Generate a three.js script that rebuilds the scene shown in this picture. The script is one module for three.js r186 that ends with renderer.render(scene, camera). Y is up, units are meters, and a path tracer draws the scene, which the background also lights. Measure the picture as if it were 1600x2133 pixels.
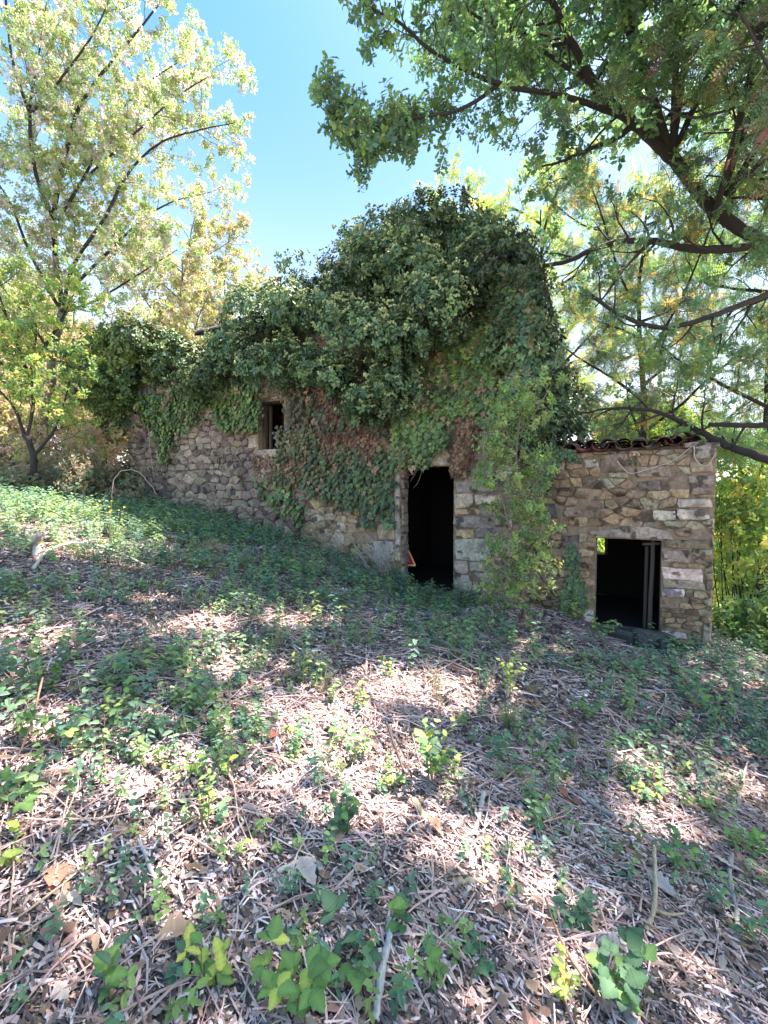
import * as THREE from 'three';
import { mergeGeometries } from 'three/addons/utils/BufferGeometryUtils.js';

// ---------------------------------------------------------------- camera, sky, sun, exposure
const scene = new THREE.Scene();
const EYE = new THREE.Vector3(0, 1.6, 0);
const FOCAL = 950;                                   // focal length in pixels of the 1600 x 2133 photograph
const camera = new THREE.PerspectiveCamera(2 * Math.atan(1066.5 / FOCAL) * 180 / Math.PI, 1600 / 2133, 0.05, 600);
camera.position.copy(EYE);
camera.rotation.x = -Math.atan(36.5 / FOCAL);
camera.updateMatrixWorld(true);

const SUN = new THREE.Vector3(0.42, 0.885, -0.20).normalize();
const SKY_GAIN = 0.5;
{
  const w = 1024, h = 512, data = new Float32Array(w * h * 4);
  const mix = (a, b, t) => a + (b - a) * t;
  for (let r = 0; r < h; r++) {
    const up = ((r + 0.5) / h - 0.5) * Math.PI, y = Math.sin(up);
    for (let c = 0; c < w; c++) {
      const az = ((c + 0.5) / w - 0.5) * 2 * Math.PI, x = Math.cos(az) * Math.cos(up), z = Math.sin(az) * Math.cos(up);
      const cs = Math.max(0, x * SUN.x + y * SUN.y + z * SUN.z), yy = Math.max(0, y);
      const t = Math.pow(1 - yy, 2.9), glow = 0.75 * Math.pow(cs, 8) + 2.6 * Math.pow(cs, 30);
      const lum = [mix(0.055, 0.95, t), mix(0.195, 0.98, t), mix(0.40, 1.04, t)];
      for (let k = 0; k < 3; k++) data[(r * w + c) * 4 + k] = SKY_GAIN * (lum[k] + glow * [1, 0.98, 0.92][k]);
      data[(r * w + c) * 4 + 3] = 1;
    }
  }
  const sky = new THREE.DataTexture(data, w, h, THREE.RGBAFormat, THREE.FloatType);
  sky.mapping = THREE.EquirectangularReflectionMapping;
  sky.magFilter = THREE.LinearFilter;
  sky.needsUpdate = true;
  scene.background = sky;
  scene.environment = sky;
}
const sun = new THREE.DirectionalLight(new THREE.Color().setRGB(1, 0.86, 0.78), 3.6);
sun.name = 'sun';
sun.position.copy(SUN).multiplyScalar(60);
sun.castShadow = true;
sun.shadow.mapSize.set(4096, 4096);
Object.assign(sun.shadow.camera, { left: -22, right: 22, top: 22, bottom: -22, near: 1, far: 140 });
scene.add(sun, sun.target);

const renderer = new THREE.WebGLRenderer({ antialias: true });
renderer.setSize(768, 1024);
renderer.shadowMap.enabled = true;
renderer.toneMapping = THREE.LinearToneMapping;
renderer.toneMappingExposure = 6.2;

// ---------------------------------------------------------------- helpers
const V = (x, y, z) => new THREE.Vector3(x, y, z);
function rng(seed) {
  let s = seed | 0;
  const f = () => { s = (s + 0x6d2b79f5) | 0; let t = Math.imul(s ^ (s >>> 15), 1 | s); t = (t + Math.imul(t ^ (t >>> 7), 61 | t)) ^ t; return ((t ^ (t >>> 14)) >>> 0) / 4294967296; };
  f.r = (a, b) => a + (b - a) * f();
  f.n = () => (f() + f() + f() + f() - 2) * 0.87;
  f.pick = (a) => a[Math.floor(f() * a.length)];
  f.dir = () => { const z = f() * 2 - 1, a = f() * 6.2832, q = Math.sqrt(1 - z * z); return V(q * Math.cos(a), z, q * Math.sin(a)); };
  return f;
}
const clamp = (x, a = 0, b = 1) => Math.min(b, Math.max(a, x));
const smooth = (a, b, x) => { const t = clamp((x - a) / (b - a)); return t * t * (3 - 2 * t); };
function hash2(i, j, s) { let t = Math.imul(i, 374761393) ^ Math.imul(j, 668265263) ^ Math.imul(s, 1274126177); t = Math.imul(t ^ (t >>> 13), 1274126177); return ((t ^ (t >>> 16)) >>> 0) / 4294967296; }
function vnoise(x, y, s = 1, per = 0) {
  const i = Math.floor(x), j = Math.floor(y), fx = x - i, fy = y - j, u = fx * fx * (3 - 2 * fx), v = fy * fy * (3 - 2 * fy);
  const m = per ? (k) => ((k % per) + per) % per : (k) => k;
  const a = hash2(m(i), m(j), s), b = hash2(m(i + 1), m(j), s), c = hash2(m(i), m(j + 1), s), d = hash2(m(i + 1), m(j + 1), s);
  return a + (b - a) * u + (c - a) * v + (a - b - c + d) * u * v;
}
const fbm = (x, y, s, o = 4, per = 0) => { let t = 0, a = 0.5, n = 0; for (let k = 0; k < o; k++) { t += a * vnoise(x, y, s + k, per); n += a; a *= 0.5; x *= 2; y *= 2; per *= 2; } return t / n; };

// rays of the photograph's pixels, used as a surveyor would use them: to find where things stand
const ray = (px, py) => V((px - 800) / FOCAL, -(py - 1066.5) / FOCAL, -1).applyQuaternion(camera.quaternion);
const at = (px, py, depth) => ray(px, py).multiplyScalar(depth).add(EYE);

// terrain: rises to the left and away, falls to the right
function groundAt(x, z) {
  const sx = 9 * Math.tanh(x / 9), sz = 16 * Math.tanh(z / 16);
  let y = -0.185 * sx - 0.06 * sz;
  y += 0.17 * Math.exp(-((x - 3.8) ** 2 + (z + 5.2) ** 2) / 4);
  y -= 0.9 * smooth(3.9, 9, x) + 0.16 * smooth(0.9, 2.6, x) * smooth(-4.2, -1.5, z);
  y -= 3.0 * smooth(2, 12, x) * smooth(-8, -20, z) + 1.5 * smooth(-14, -40, z);
  y -= 0.24 * Math.exp(-((x - 0.6) ** 2 + (z + 6.6) ** 2) / 0.9);
  y -= 0.17 * Math.exp(-((x - 3.0) ** 2 + (z + 5.4) ** 2) / 0.28);
  y += 0.55 * smooth(-7.5, -12, x) * smooth(-4, -10, z);
  const wx = x - 0.66, wz = z + 7, wu = 0.878 * wx + 0.4785 * wz, wn = -0.4785 * wx + 0.878 * wz;
  if (wu > -7.5 && wu < 3.6) y -= 0.7 * smooth(-0.16, -0.3, wn) * smooth(-3.2, -3.0, wn);   // floors inside lie deeper
  y += 0.10 * (fbm(x * 0.8 + 31, z * 0.8 + 17, 5, 3) - 0.5) + 0.035 * (fbm(x * 4 + 3, z * 4 + 7, 9, 2) - 0.5);
  return y;
}
function hit(px, py, lift = 0) {                     // where a pixel's ray meets the ground
  const d = ray(px, py), p = EYE.clone();
  let t = 0.4;
  for (; t < 60; t += 0.02) { p.copy(EYE).addScaledVector(d, t); if (p.y <= groundAt(p.x, p.z) + lift) break; }
  return p;
}

// the front wall's plane: origin under the door, u along the wall to the right, n towards the photographer
const FO = V(0.66, 0, -7), FTURN = -0.4989, FU = V(Math.cos(FTURN), 0, -Math.sin(FTURN)), FN = V(Math.sin(FTURN), 0, Math.cos(FTURN));
const facade = (u, y, n = 0) => FO.clone().addScaledVector(FU, u).addScaledVector(FN, n).setY(y);
function fpx(px, py, n = 0) {                        // pixel -> [u, y] on the wall plane moved out by n
  const d = ray(px, py), o = EYE.clone().sub(FO), t = (n - o.dot(FN)) / d.dot(FN), p = o.addScaledVector(d, t);
  return [p.dot(FU), p.y, t];
}
const fat = (px, py, n = 0) => { const [u, y] = fpx(px, py, n); return facade(u, y, n); };

function inPoly(poly, x, y) {
  let c = false;
  for (let i = 0, j = poly.length - 1; i < poly.length; j = i++) {
    const [xi, yi] = poly[i], [xj, yj] = poly[j];
    if ((yi > y) !== (yj > y) && x < ((xj - xi) * (y - yi)) / (yj - yi) + xi) c = !c;
  }
  return c;
}

// names, tags
const taken = new Map();
function numbered(name) { const n = taken.get(name) ?? 0; taken.set(name, n + 1); return n ? `${name}_${String(n).padStart(3, '0')}` : name; }
function tag(o, label, category, group, kind) {
  if (label) o.userData.label = label;
  if (category) o.userData.category = category;
  if (group) o.userData.group = group;
  if (kind) o.userData.kind = kind;
  return o;
}
function thing(name, label, category, pos, turn = 0, group) {
  const o = new THREE.Group();
  o.name = numbered(name);
  if (pos) o.position.copy(pos);
  o.rotation.y = turn;
  scene.add(o);
  o.updateMatrixWorld(true);
  return tag(o, label, category, group);
}
function part(name, geometry, material, parent = scene) {
  const m = new THREE.Mesh(geometry, material);
  m.name = parent === scene ? numbered(name) : name;
  m.castShadow = m.receiveShadow = true;
  parent.add(m);
  return m;
}

// geometry builder: flat arrays with vertex colours
class GB {
  constructor() { this.p = []; this.c = []; this.i = []; this.uv = []; }
  get n() { return this.p.length / 3; }
  v(x, y, z, c) { this.p.push(x, y, z); this.c.push(c[0], c[1], c[2]); return this.p.length / 3 - 1; }
  vv(q, c) { return this.v(q.x, q.y, q.z, c); }
  t(a, b, c) { this.i.push(a, b, c); }
  tube(pts, r0, r1, sides, c, cap = true) {
    const n = pts.length, tan = V(), nx = V(), ny = V(), ref = V(), rings = [];
    for (let k = 0; k < n; k++) {
      tan.copy(pts[Math.min(n - 1, k + 1)]).sub(pts[Math.max(0, k - 1)]).normalize();
      if (k === 0) { ref.set(0.31, 0.2, 0.93); if (Math.abs(ref.dot(tan)) > 0.9) ref.set(0.9, 0.3, 0.1); nx.copy(ref).cross(tan).normalize(); }
      else nx.addScaledVector(tan, -nx.dot(tan)).normalize();
      ny.copy(tan).cross(nx);
      const r = typeof r0 === 'function' ? r0(k / (n - 1)) : r0 + (r1 - r0) * (k / (n - 1)), ring = [];
      for (let s = 0; s < sides; s++) {
        const a = (s / sides) * 6.28318, x = Math.cos(a) * r, y = Math.sin(a) * r, q = pts[k];
        ring.push(this.v(q.x + nx.x * x + ny.x * y, q.y + nx.y * x + ny.y * y, q.z + nx.z * x + ny.z * y, c));
      }
      rings.push(ring);
      if (k) for (let s = 0; s < sides; s++) { const t = (s + 1) % sides, A = rings[k - 1]; this.t(A[s], A[t], ring[s]); this.t(A[t], ring[t], ring[s]); }
    }
    if (cap && sides > 3) for (const [ring, q, f] of [[rings[0], pts[0], 1], [rings[n - 1], pts[n - 1], 0]]) {
      const m = this.vv(q, c);
      for (let s = 0; s < sides; s++) f ? this.t(m, ring[(s + 1) % sides], ring[s]) : this.t(m, ring[s], ring[(s + 1) % sides]);
    }
  }
  // a leaf: base point, axis, face normal, length, width; kind sets the outline
  leaf(b, ax, nm, L, Wd, c, kind = 1, droop = 0.15, fold = 0.25) {
    const sd = V().crossVectors(ax, nm).normalize(), nn = V().crossVectors(sd, ax).normalize();
    const P = (t, s, h) => this.v(b.x + ax.x * L * t + sd.x * Wd * s + nn.x * h, b.y + ax.y * L * t + sd.y * Wd * s + nn.y * h, b.z + ax.z * L * t + sd.z * Wd * s + nn.z * h, c);
    const up = fold * Wd * 0.5, dr = (t) => -droop * L * t * t;
    if (kind === 0) { const a = P(0, 0, 0), l = P(0.45, 0.5, up + dr(0.45)), e = P(1, 0, dr(1)), r = P(0.45, -0.5, up + dr(0.45)); this.t(a, l, e); this.t(a, e, r); }
    else if (kind === 1) { const a = P(0, 0, 0), l1 = P(0.28, 0.42, up + dr(0.28)), l2 = P(0.66, 0.46, up + dr(0.66)), e = P(1, 0, dr(1)), r1 = P(0.28, -0.42, up + dr(0.28)), r2 = P(0.66, -0.46, up + dr(0.66)); this.t(a, l1, l2); this.t(a, l2, e); this.t(a, e, r2); this.t(a, r2, r1); }
    else if (kind === 2) { // lobed, ivy like
      const a = P(0.08, 0, 0), pts = [P(0, 0.3, up), P(0.32, 0.55, up + dr(0.3)), P(0.55, 0.28, up * 0.5 + dr(0.5)), P(1, 0, dr(1)), P(0.55, -0.28, up * 0.5 + dr(0.5)), P(0.32, -0.55, up + dr(0.3)), P(0, -0.3, up)];
      for (let k = 0; k < 6; k++) this.t(a, pts[k], pts[k + 1]);
    } else { // oak: wider past the middle, wavy edge
      const m = [P(0, 0, 0), P(0.5, 0, dr(0.5)), P(1, 0, dr(1))], o = [[0.2, 0.16], [0.42, 0.4], [0.52, 0.3], [0.74, 0.5], [0.84, 0.3]];
      for (const s of [1, -1]) { const q = o.map(([t, w]) => P(t, s * w, up * w * 2 + dr(t))); const T = (x, y, z) => this.t(x, y, z); T(m[0], q[0], m[1]); T(q[0], q[1], m[1]); T(m[1], q[1], q[2]); T(m[1], q[2], q[3]); T(m[1], q[3], m[2]); T(q[3], q[4], m[2]); }
    }
  }
  geo(normals = false) {
    const g = new THREE.BufferGeometry();
    g.setAttribute('position', new THREE.Float32BufferAttribute(this.p, 3));
    g.setAttribute('color', new THREE.Float32BufferAttribute(this.c, 3));
    if (this.uv.length) g.setAttribute('uv', new THREE.Float32BufferAttribute(this.uv, 2));
    g.setIndex(this.i);
    if (normals) g.computeVertexNormals();
    return g;
  }
}

// instanced foliage: collects sprigs, writes one stuff mesh per sprig variant
const _m = new THREE.Matrix4(), _q = new THREE.Quaternion(), _x = V(), _y = V(), _z = V();
function basis(p, axis, nrm, s) {                     // sprig local y along axis, local z near nrm
  _y.copy(axis).normalize(); _x.crossVectors(_y, nrm);
  if (_x.lengthSq() < 1e-6) _x.set(1, 0, 0).cross(_y);
  _x.normalize(); _z.crossVectors(_x, _y);
  return _m.makeBasis(_x.multiplyScalar(s), _y.clone().multiplyScalar(s), _z.multiplyScalar(s)).setPosition(p);
}
let TRIS = 0;
class Foliage {
  constructor(variants, material, r) { this.variants = variants; this.material = material; this.r = r; this.sets = variants.map(() => ({ m: [], c: [] })); this.total = 0; }
  add(p, axis, nrm, s, c, which) {
    const k = which ?? Math.floor(this.r() * this.variants.length), set = this.sets[k];
    const e = basis(p, axis, nrm, s).elements;
    for (let i = 0; i < 16; i++) set.m.push(e[i]);
    set.c.push(c[0], c[1], c[2]); this.total++;
  }
  // one joined mesh instead of copies: quicker to trace where sprigs overlap much
  bake(name, parent, label) {
    let nv = 0, ni = 0;
    this.sets.forEach((s, k) => { const c = s.c.length / 3; nv += c * this.variants[k].attributes.position.count; ni += c * this.variants[k].index.count; });
    const P = new Float32Array(nv * 3), C = new Float32Array(nv * 3), I = new Uint32Array(ni), inv = parent === scene ? new THREE.Matrix4() : parent.matrixWorld.clone().invert(), q = new THREE.Matrix4();
    let a = 0, b = 0;
    this.sets.forEach((s, k) => {
      const g = this.variants[k], gp = g.attributes.position.array, gc = g.attributes.color.array, gi = g.index.array, n = gp.length / 3;
      for (let j = 0; j < s.c.length / 3; j++) {
        const e = q.fromArray(s.m, j * 16).premultiply(inv).elements, r = s.c[j * 3], gr = s.c[j * 3 + 1], bl = s.c[j * 3 + 2];
        for (let v = 0; v < n; v++) { const x = gp[v * 3], y = gp[v * 3 + 1], z = gp[v * 3 + 2], o = (a + v) * 3; P[o] = e[0] * x + e[4] * y + e[8] * z + e[12]; P[o + 1] = e[1] * x + e[5] * y + e[9] * z + e[13]; P[o + 2] = e[2] * x + e[6] * y + e[10] * z + e[14]; C[o] = gc[v * 3] * r; C[o + 1] = gc[v * 3 + 1] * gr; C[o + 2] = gc[v * 3 + 2] * bl; }
        for (let v = 0; v < gi.length; v++) I[b + v] = gi[v] + a;
        a += n; b += gi.length;
      }
    });
    const g = new THREE.BufferGeometry();
    g.setAttribute('position', new THREE.BufferAttribute(P, 3)); g.setAttribute('color', new THREE.BufferAttribute(C, 3)); g.setIndex(new THREE.BufferAttribute(I, 1));
    const m = part(name, g, this.material, parent); m.userData.kind = 'stuff'; if (label) m.userData.label = label;
    TRIS += ni / 3;
    return m;
  }
  build(name, parent, label) {
    const out = [];
    this.sets.forEach((set, k) => {
      const n = set.c.length / 3;
      if (!n) return;
      const im = new THREE.InstancedMesh(this.variants[k], this.material, n);
      im.instanceMatrix.array.set(set.m);
      im.instanceColor = new THREE.InstancedBufferAttribute(new Float32Array(set.c), 3);
      if (parent !== scene) { const inv = _m.copy(parent.matrixWorld).invert(), q = new THREE.Matrix4(); for (let i = 0; i < n; i++) { im.getMatrixAt(i, q); im.setMatrixAt(i, q.premultiply(inv)); } }
      im.name = parent === scene ? numbered(name) : name; im.userData.kind = 'stuff';
      if (label) im.userData.label = label;
      im.castShadow = im.receiveShadow = true;
      parent.add(im); out.push(im);
    });
    return out;
  }
}

// ---------------------------------------------------------------- textures and materials
function tex(size, fn, repeat = 1) {
  const d = new Uint8Array(size * size * 4);
  for (let y = 0; y < size; y++) for (let x = 0; x < size; x++) { const q = fn(x / size, y / size), o = (y * size + x) * 4; for (let k = 0; k < 3; k++) d[o + k] = clamp(q[k]) * 255; d[o + 3] = 255; }
  const t = new THREE.DataTexture(d, size, size, THREE.RGBAFormat);
  t.wrapS = t.wrapT = THREE.RepeatWrapping; t.magFilter = THREE.LinearFilter; t.needsUpdate = true; t.repeat.set(repeat, repeat);
  return t;
}
const stoneTex = tex(512, (u, v) => {
  const a = fbm(u * 6, v * 6, 11, 5, 6), b = fbm(u * 40, v * 40, 23, 3, 40), l = smooth(0.62, 0.74, fbm(u * 14, v * 14, 37, 3, 14)), k = smooth(0.36, 0.24, fbm(u * 9, v * 9, 41, 4, 9));
  let q = 0.12 + 0.95 * a * (0.4 + 1.1 * b); q *= 1 - 0.7 * k;
  return [q + 0.16 * l, q * 0.97 + 0.16 * l, q * 0.93 + 0.12 * l];
});
const stoneBump = tex(512, (u, v) => { const a = fbm(u * 10, v * 10, 51, 5, 10), b = fbm(u * 60, v * 60, 61, 2, 60), q = 0.7 * a + 0.3 * b; return [q, q, q]; });
const earthTex = tex(512, (u, v) => {
  const a = fbm(u * 5, v * 5, 71, 5, 5), b = fbm(u * 50, v * 50, 73, 3, 50), k = smooth(0.4, 0.25, fbm(u * 12, v * 12, 79, 3, 12)), m = smooth(0.58, 0.7, fbm(u * 4, v * 4, 83, 4, 4));
  const q = (0.35 + 0.65 * a) * (0.55 + 0.7 * b) * (1 - 0.5 * k);
  return [q * (1 - 0.25 * m), q * (1 - 0.22 * m), q * (1 - 0.28 * m)];
});
const barkTex = tex(512, (u, v) => { const a = fbm(u * 24, v * 5, 91, 4, 0) , b = fbm(u * 8, v * 8, 95, 4, 8), q = 0.35 + 0.5 * a + 0.25 * b; return [q, q, q]; });
const soilTex = tex(1024, (u, v) => {
  const a = fbm(u * 8, v * 8, 101, 5, 8), b = fbm(u * 90, v * 90, 103, 3, 90), k = smooth(0.5, 0.72, fbm(u * 120, v * 120, 107, 2, 120)), q = (0.35 + 0.7 * a) * (0.4 + 0.9 * b);
  return [q * 0.62 + 0.28 * k, q * 0.56 + 0.25 * k, q * 0.5 + 0.21 * k];
});
const soilBump = tex(1024, (u, v) => { const q = 0.5 * fbm(u * 40, v * 40, 111, 4, 40) + 0.5 * fbm(u * 160, v * 160, 113, 2, 160); return [q, q, q]; });
const std = (o) => new THREE.MeshStandardMaterial({ roughness: 0.92, side: THREE.DoubleSide, ...o });
const phys = (o) => new THREE.MeshPhysicalMaterial({ roughness: 0.85, side: THREE.DoubleSide, ...o });
const M = {
  stone: std({ name: 'stone', vertexColors: true, flatShading: true, map: stoneTex, bumpMap: stoneBump, bumpScale: 0.012 }),
  mortar: std({ name: 'earth mortar', color: new THREE.Color().setRGB(0.46, 0.35, 0.24), map: earthTex, bumpMap: stoneBump, bumpScale: 0.02 }),
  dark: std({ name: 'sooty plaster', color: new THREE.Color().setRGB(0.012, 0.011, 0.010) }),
  tile: std({ name: 'terracotta', vertexColors: true, map: stoneTex, bumpMap: stoneBump, bumpScale: 0.004 }),
  wood: std({ name: 'weathered wood', vertexColors: true, map: barkTex, bumpMap: barkTex, bumpScale: 0.004 }),
  bark: std({ name: 'bark', vertexColors: true, bumpMap: stoneBump, bumpScale: 0.01 }),
  twig: std({ name: 'twig', vertexColors: true, roughness: 0.95 }),
  litter: std({ name: 'dry litter', vertexColors: true, roughness: 0.85 }),
  soil: std({ name: 'woodland soil', color: new THREE.Color().setRGB(0.55, 0.5, 0.48), map: soilTex, bumpMap: soilBump, bumpScale: 0.03 }),
  leaf: phys({ name: 'leaf', vertexColors: true, transmission: 0.5, roughness: 1.0, thickness: 0 }),
  ivy: phys({ name: 'ivy leaf', vertexColors: true, roughness: 0.5, thickness: 0 }),
  thin: phys({ name: 'thin leaf', vertexColors: true, transmission: 0.6, roughness: 1.0, thickness: 0 }),
  umbel: std({ name: 'ivy flower', vertexColors: true }),
};
// ---------------------------------------------------------------- ground
{
  const N = 300, g = new GB(), w = (t) => Math.sign(t) * (9 * Math.abs(t) + 0.00002 * Math.expm1(16.2 * Math.abs(t)) * 1.0);
  for (let j = 0; j <= N; j++) for (let i = 0; i <= N; i++) {
    const x = w((i / N) * 2 - 1), z = w((j / N) * 2 - 1) - 4;
    g.v(x, groundAt(x, z), z, [1, 1, 1]); g.uv.push(x / 1.3, z / 1.3);
  }
  for (let j = 0; j < N; j++) for (let i = 0; i < N; i++) { const a = j * (N + 1) + i; g.t(a, a + N + 1, a + 1); g.t(a + 1, a + N + 1, a + N + 2); }
  tag(part('ground', g.geo(true), M.soil), 'sloping woodland soil in front of the ruined house', 'ground', null, 'structure');
}

// ---------------------------------------------------------------- masonry
// irregular stones: cells of a flattened Voronoi diagram, cut round openings and dressed blocks
function rubble(r, u0, u1, v0, v1, size, cuts, K = 1.75) {
  const sites = [];
  for (let v = v0; v < v1;) {
    const q = size(u0, v), rh = q * r.r(0.42, 0.72);
    for (let u = u0 + r() * 0.2; u < u1;) { const w = size(u, v) * r.r(0.55, 1.35); sites.push([u + w / 2, (v + rh * 0.5 + r.n() * rh * 0.35) * K]); u += w; }
    v += rh;
  }
  const out = [];
  for (const [i, s] of sites.entries()) {
    let poly = [[-0.6, -0.6], [0.6, -0.6], [0.6, 0.6], [-0.6, 0.6]].map(([a, b]) => [s[0] + a, s[1] + b]);
    const clip = (nx, ny, d) => {
      const o = [];
      for (let k = 0; k < poly.length; k++) {
        const a = poly[k], b = poly[(k + 1) % poly.length], fa = a[0] * nx + a[1] * ny - d, fb = b[0] * nx + b[1] * ny - d;
        if (fa <= 0) o.push(a);
        if ((fa < 0 && fb > 0) || (fa > 0 && fb < 0)) { const t = fa / (fa - fb); o.push([a[0] + (b[0] - a[0]) * t, a[1] + (b[1] - a[1]) * t]); }
      }
      poly = o;
    };
    for (const [j, q] of sites.entries()) {
      const dx = q[0] - s[0], dy = q[1] - s[1];
      if (i === j || Math.abs(dx) > 1.1 || Math.abs(dy) > 1.1) continue;
      clip(dx, dy, (q[0] * q[0] + q[1] * q[1] - s[0] * s[0] - s[1] * s[1]) / 2);
      if (poly.length < 3) break;
    }
    let drop = false;
    for (const [a, b, c, d] of cuts) {           // rectangles u0,u1,v0,v1 that stay free
      if (s[0] > a && s[0] < b && s[1] / K > c && s[1] / K < d) { drop = true; break; }
      const near = poly.some((p) => p[0] > a && p[0] < b && p[1] / K > c && p[1] / K < d) || (poly.some((p) => p[0] < a) && poly.some((p) => p[0] > a) && s[1] / K > c && s[1] / K < d && s[0] < a) || (poly.some((p) => p[0] > b) && poly.some((p) => p[0] < b) && s[1] / K > c && s[1] / K < d && s[0] > b) || (s[0] > a && s[0] < b && (poly.some((p) => p[1] / K > c) && poly.some((p) => p[1] / K < d)));
      if (!near) continue;
      const g = [[a - s[0], 1, 0, a], [s[0] - b, -1, 0, -b], [(c * K - s[1]), 0, 1, c * K], [(s[1] - d * K), 0, -1, -d * K]].sort((x, y) => y[0] - x[0])[0];
      clip(g[1], g[2], g[3]);
      if (poly.length < 3) { drop = true; break; }
    }
    clip(1, 0, u1); clip(-1, 0, -u0); clip(0, 1, v1 * K); clip(0, -1, -v0 * K);
    if (drop || poly.length < 3) continue;
    poly = poly.map(([a, b]) => [a, b / K]);
    let A = 0, cx = 0, cy = 0;
    for (let k = 0; k < poly.length; k++) { const [a, b] = poly[k], [c, d] = poly[(k + 1) % poly.length], q = a * d - b * c; A += q; cx += (a + c) * q; cy += (b + d) * q; }
    A /= 2; if (A < 0.002) continue;
    out.push({ poly, c: [cx / (6 * A), cy / (6 * A)], A });
  }
  return out;
}
// a stone from its outline: rounded corners, bulging rough face; z is outwards
function stoneGeo(r, poly, c, col, gap = 0.012, proud = 0.03, round = 2) {
  const g = new GB();
  let p = poly.map(([x, y]) => { const dx = x - c[0], dy = y - c[1], d = Math.hypot(dx, dy) || 1, k = Math.max(0.3, 1 - gap / d * r.r(0.7, 1.5)); return [c[0] + dx * k, c[1] + dy * k]; });
  p = p.filter((a, k) => { const b = p[(k + 1) % p.length]; return Math.hypot(a[0] - b[0], a[1] - b[1]) > 0.018; });
  if (p.length < 3) return null;
  for (let k = 0; k < round - 1 || (k < 1 && p.length < 7); k++) p = p.flatMap((a, i) => { const b = p[(i + 1) % p.length], q = 0.13; return [[a[0] + (b[0] - a[0]) * q, a[1] + (b[1] - a[1]) * q], [a[0] + (b[0] - a[0]) * (1 - q), a[1] + (b[1] - a[1]) * (1 - q)]]; });
  if (p.length > 14) p = p.filter((_, k) => k % 2 === 0 || p.length < 14);
  p = p.map(([x, y]) => [x + r.n() * 0.006, y + r.n() * 0.005]);
  const n = p.length, tx = r.n() * 0.10, ty = r.n() * 0.10, ou = r() * 5, ov = r() * 5;
  const ring = (k, z, w) => p.map(([x, y]) => { const dx = (x - c[0]) * k, dy = (y - c[1]) * k, f = 1 + r.n() * w; g.uv.push(c[0] + dx + ou, c[1] + dy + ov); return g.v(c[0] + dx * f, c[1] + dy * f, z + dx * tx + dy * ty + r.n() * w * 0.08, col); });
  const a = ring(1.03, -0.05, 0.02), b = ring(1, proud * 0.7, 0.03), d = ring(0.8, proud, 0.07);
  g.uv.push(c[0] + ou, c[1] + ov);
  const m = g.v(c[0], c[1], proud * r.r(0.9, 1.35), col);
  for (let k = 0; k < n; k++) { const q = (k + 1) % n; g.t(a[k], a[q], b[k]); g.t(a[q], b[q], b[k]); g.t(b[k], b[q], d[k]); g.t(b[q], d[q], d[k]); g.t(d[k], d[q], m); }
  return g.geo(true);
}
const rect = (u0, u1, v0, v1, r, j = 0.012) => [[u0, v0], [(u0 + u1) / 2, v0], [u1, v0], [u1, (v0 + v1) / 2], [u1, v1], [(u0 + u1) / 2, v1], [u0, v1], [u0, (v0 + v1) / 2]].map(([x, y]) => [x + r.n() * j, y + r.n() * j]);
function block(r, u0, u1, v0, v1, col, proud = 0.035, gap = 0.006) { return stoneGeo(r, rect(u0, u1, v0, v1, r), [(u0 + u1) / 2, (v0 + v1) / 2], col, gap, proud, 2); }
function box(x0, x1, y0, y1, z0, z1) { const g = new THREE.BoxGeometry(x1 - x0, y1 - y0, z1 - z0).translate((x0 + x1) / 2, (y0 + y1) / 2, (z0 + z1) / 2); const p = g.attributes.position, n = g.attributes.normal, uv = g.attributes.uv; for (let i = 0; i < p.count; i++) { const X = p.getX(i), Y = p.getY(i), Z = p.getZ(i); if (Math.abs(n.getZ(i)) > 0.5) uv.setXY(i, X / 1.7, Y / 1.7); else if (Math.abs(n.getX(i)) > 0.5) uv.setXY(i, Z / 1.7, Y / 1.7); else uv.setXY(i, X / 1.7, Z / 1.7); } return g; }
// the flat face of a wall, rough: a subdivided sheet with depth noise in front of the core
const vary = (r, c, a = 0.2, t = 0.06) => { const k = 1 + r.n() * a; return [c[0] * k * (1 + r.n() * t), c[1] * k * (1 + r.n() * t * 0.5), c[2] * k * (1 + r.n() * t)]; };

const WT = 0.26;                                       // wall thickness at the openings
const DOOR = { u0: fpx(835, 1080)[0], u1: fpx(945, 1080)[0], v1: fpx(890, 972)[1] };
const WIN = { u0: fpx(538, 890)[0], u1: fpx(592, 890)[0], v0: fpx(566, 936)[1], v1: fpx(566, 836)[1] };
const SHED = { u0: fpx(1240, 1200)[0], u1: fpx(1377, 1200)[0], v0: fpx(1300, 1300)[1], v1: fpx(1305, 1123)[1] };
const LEFT = fpx(268, 900)[0], MID = -4.76, CORNER = 1.3, SHED_L = 1.302, SHED_R = fpx(1487, 1130)[0];
const HOUSE_TOP = 4.7, LOW_TOP = 4.15, SHED_TOP = 2.14;

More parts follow.
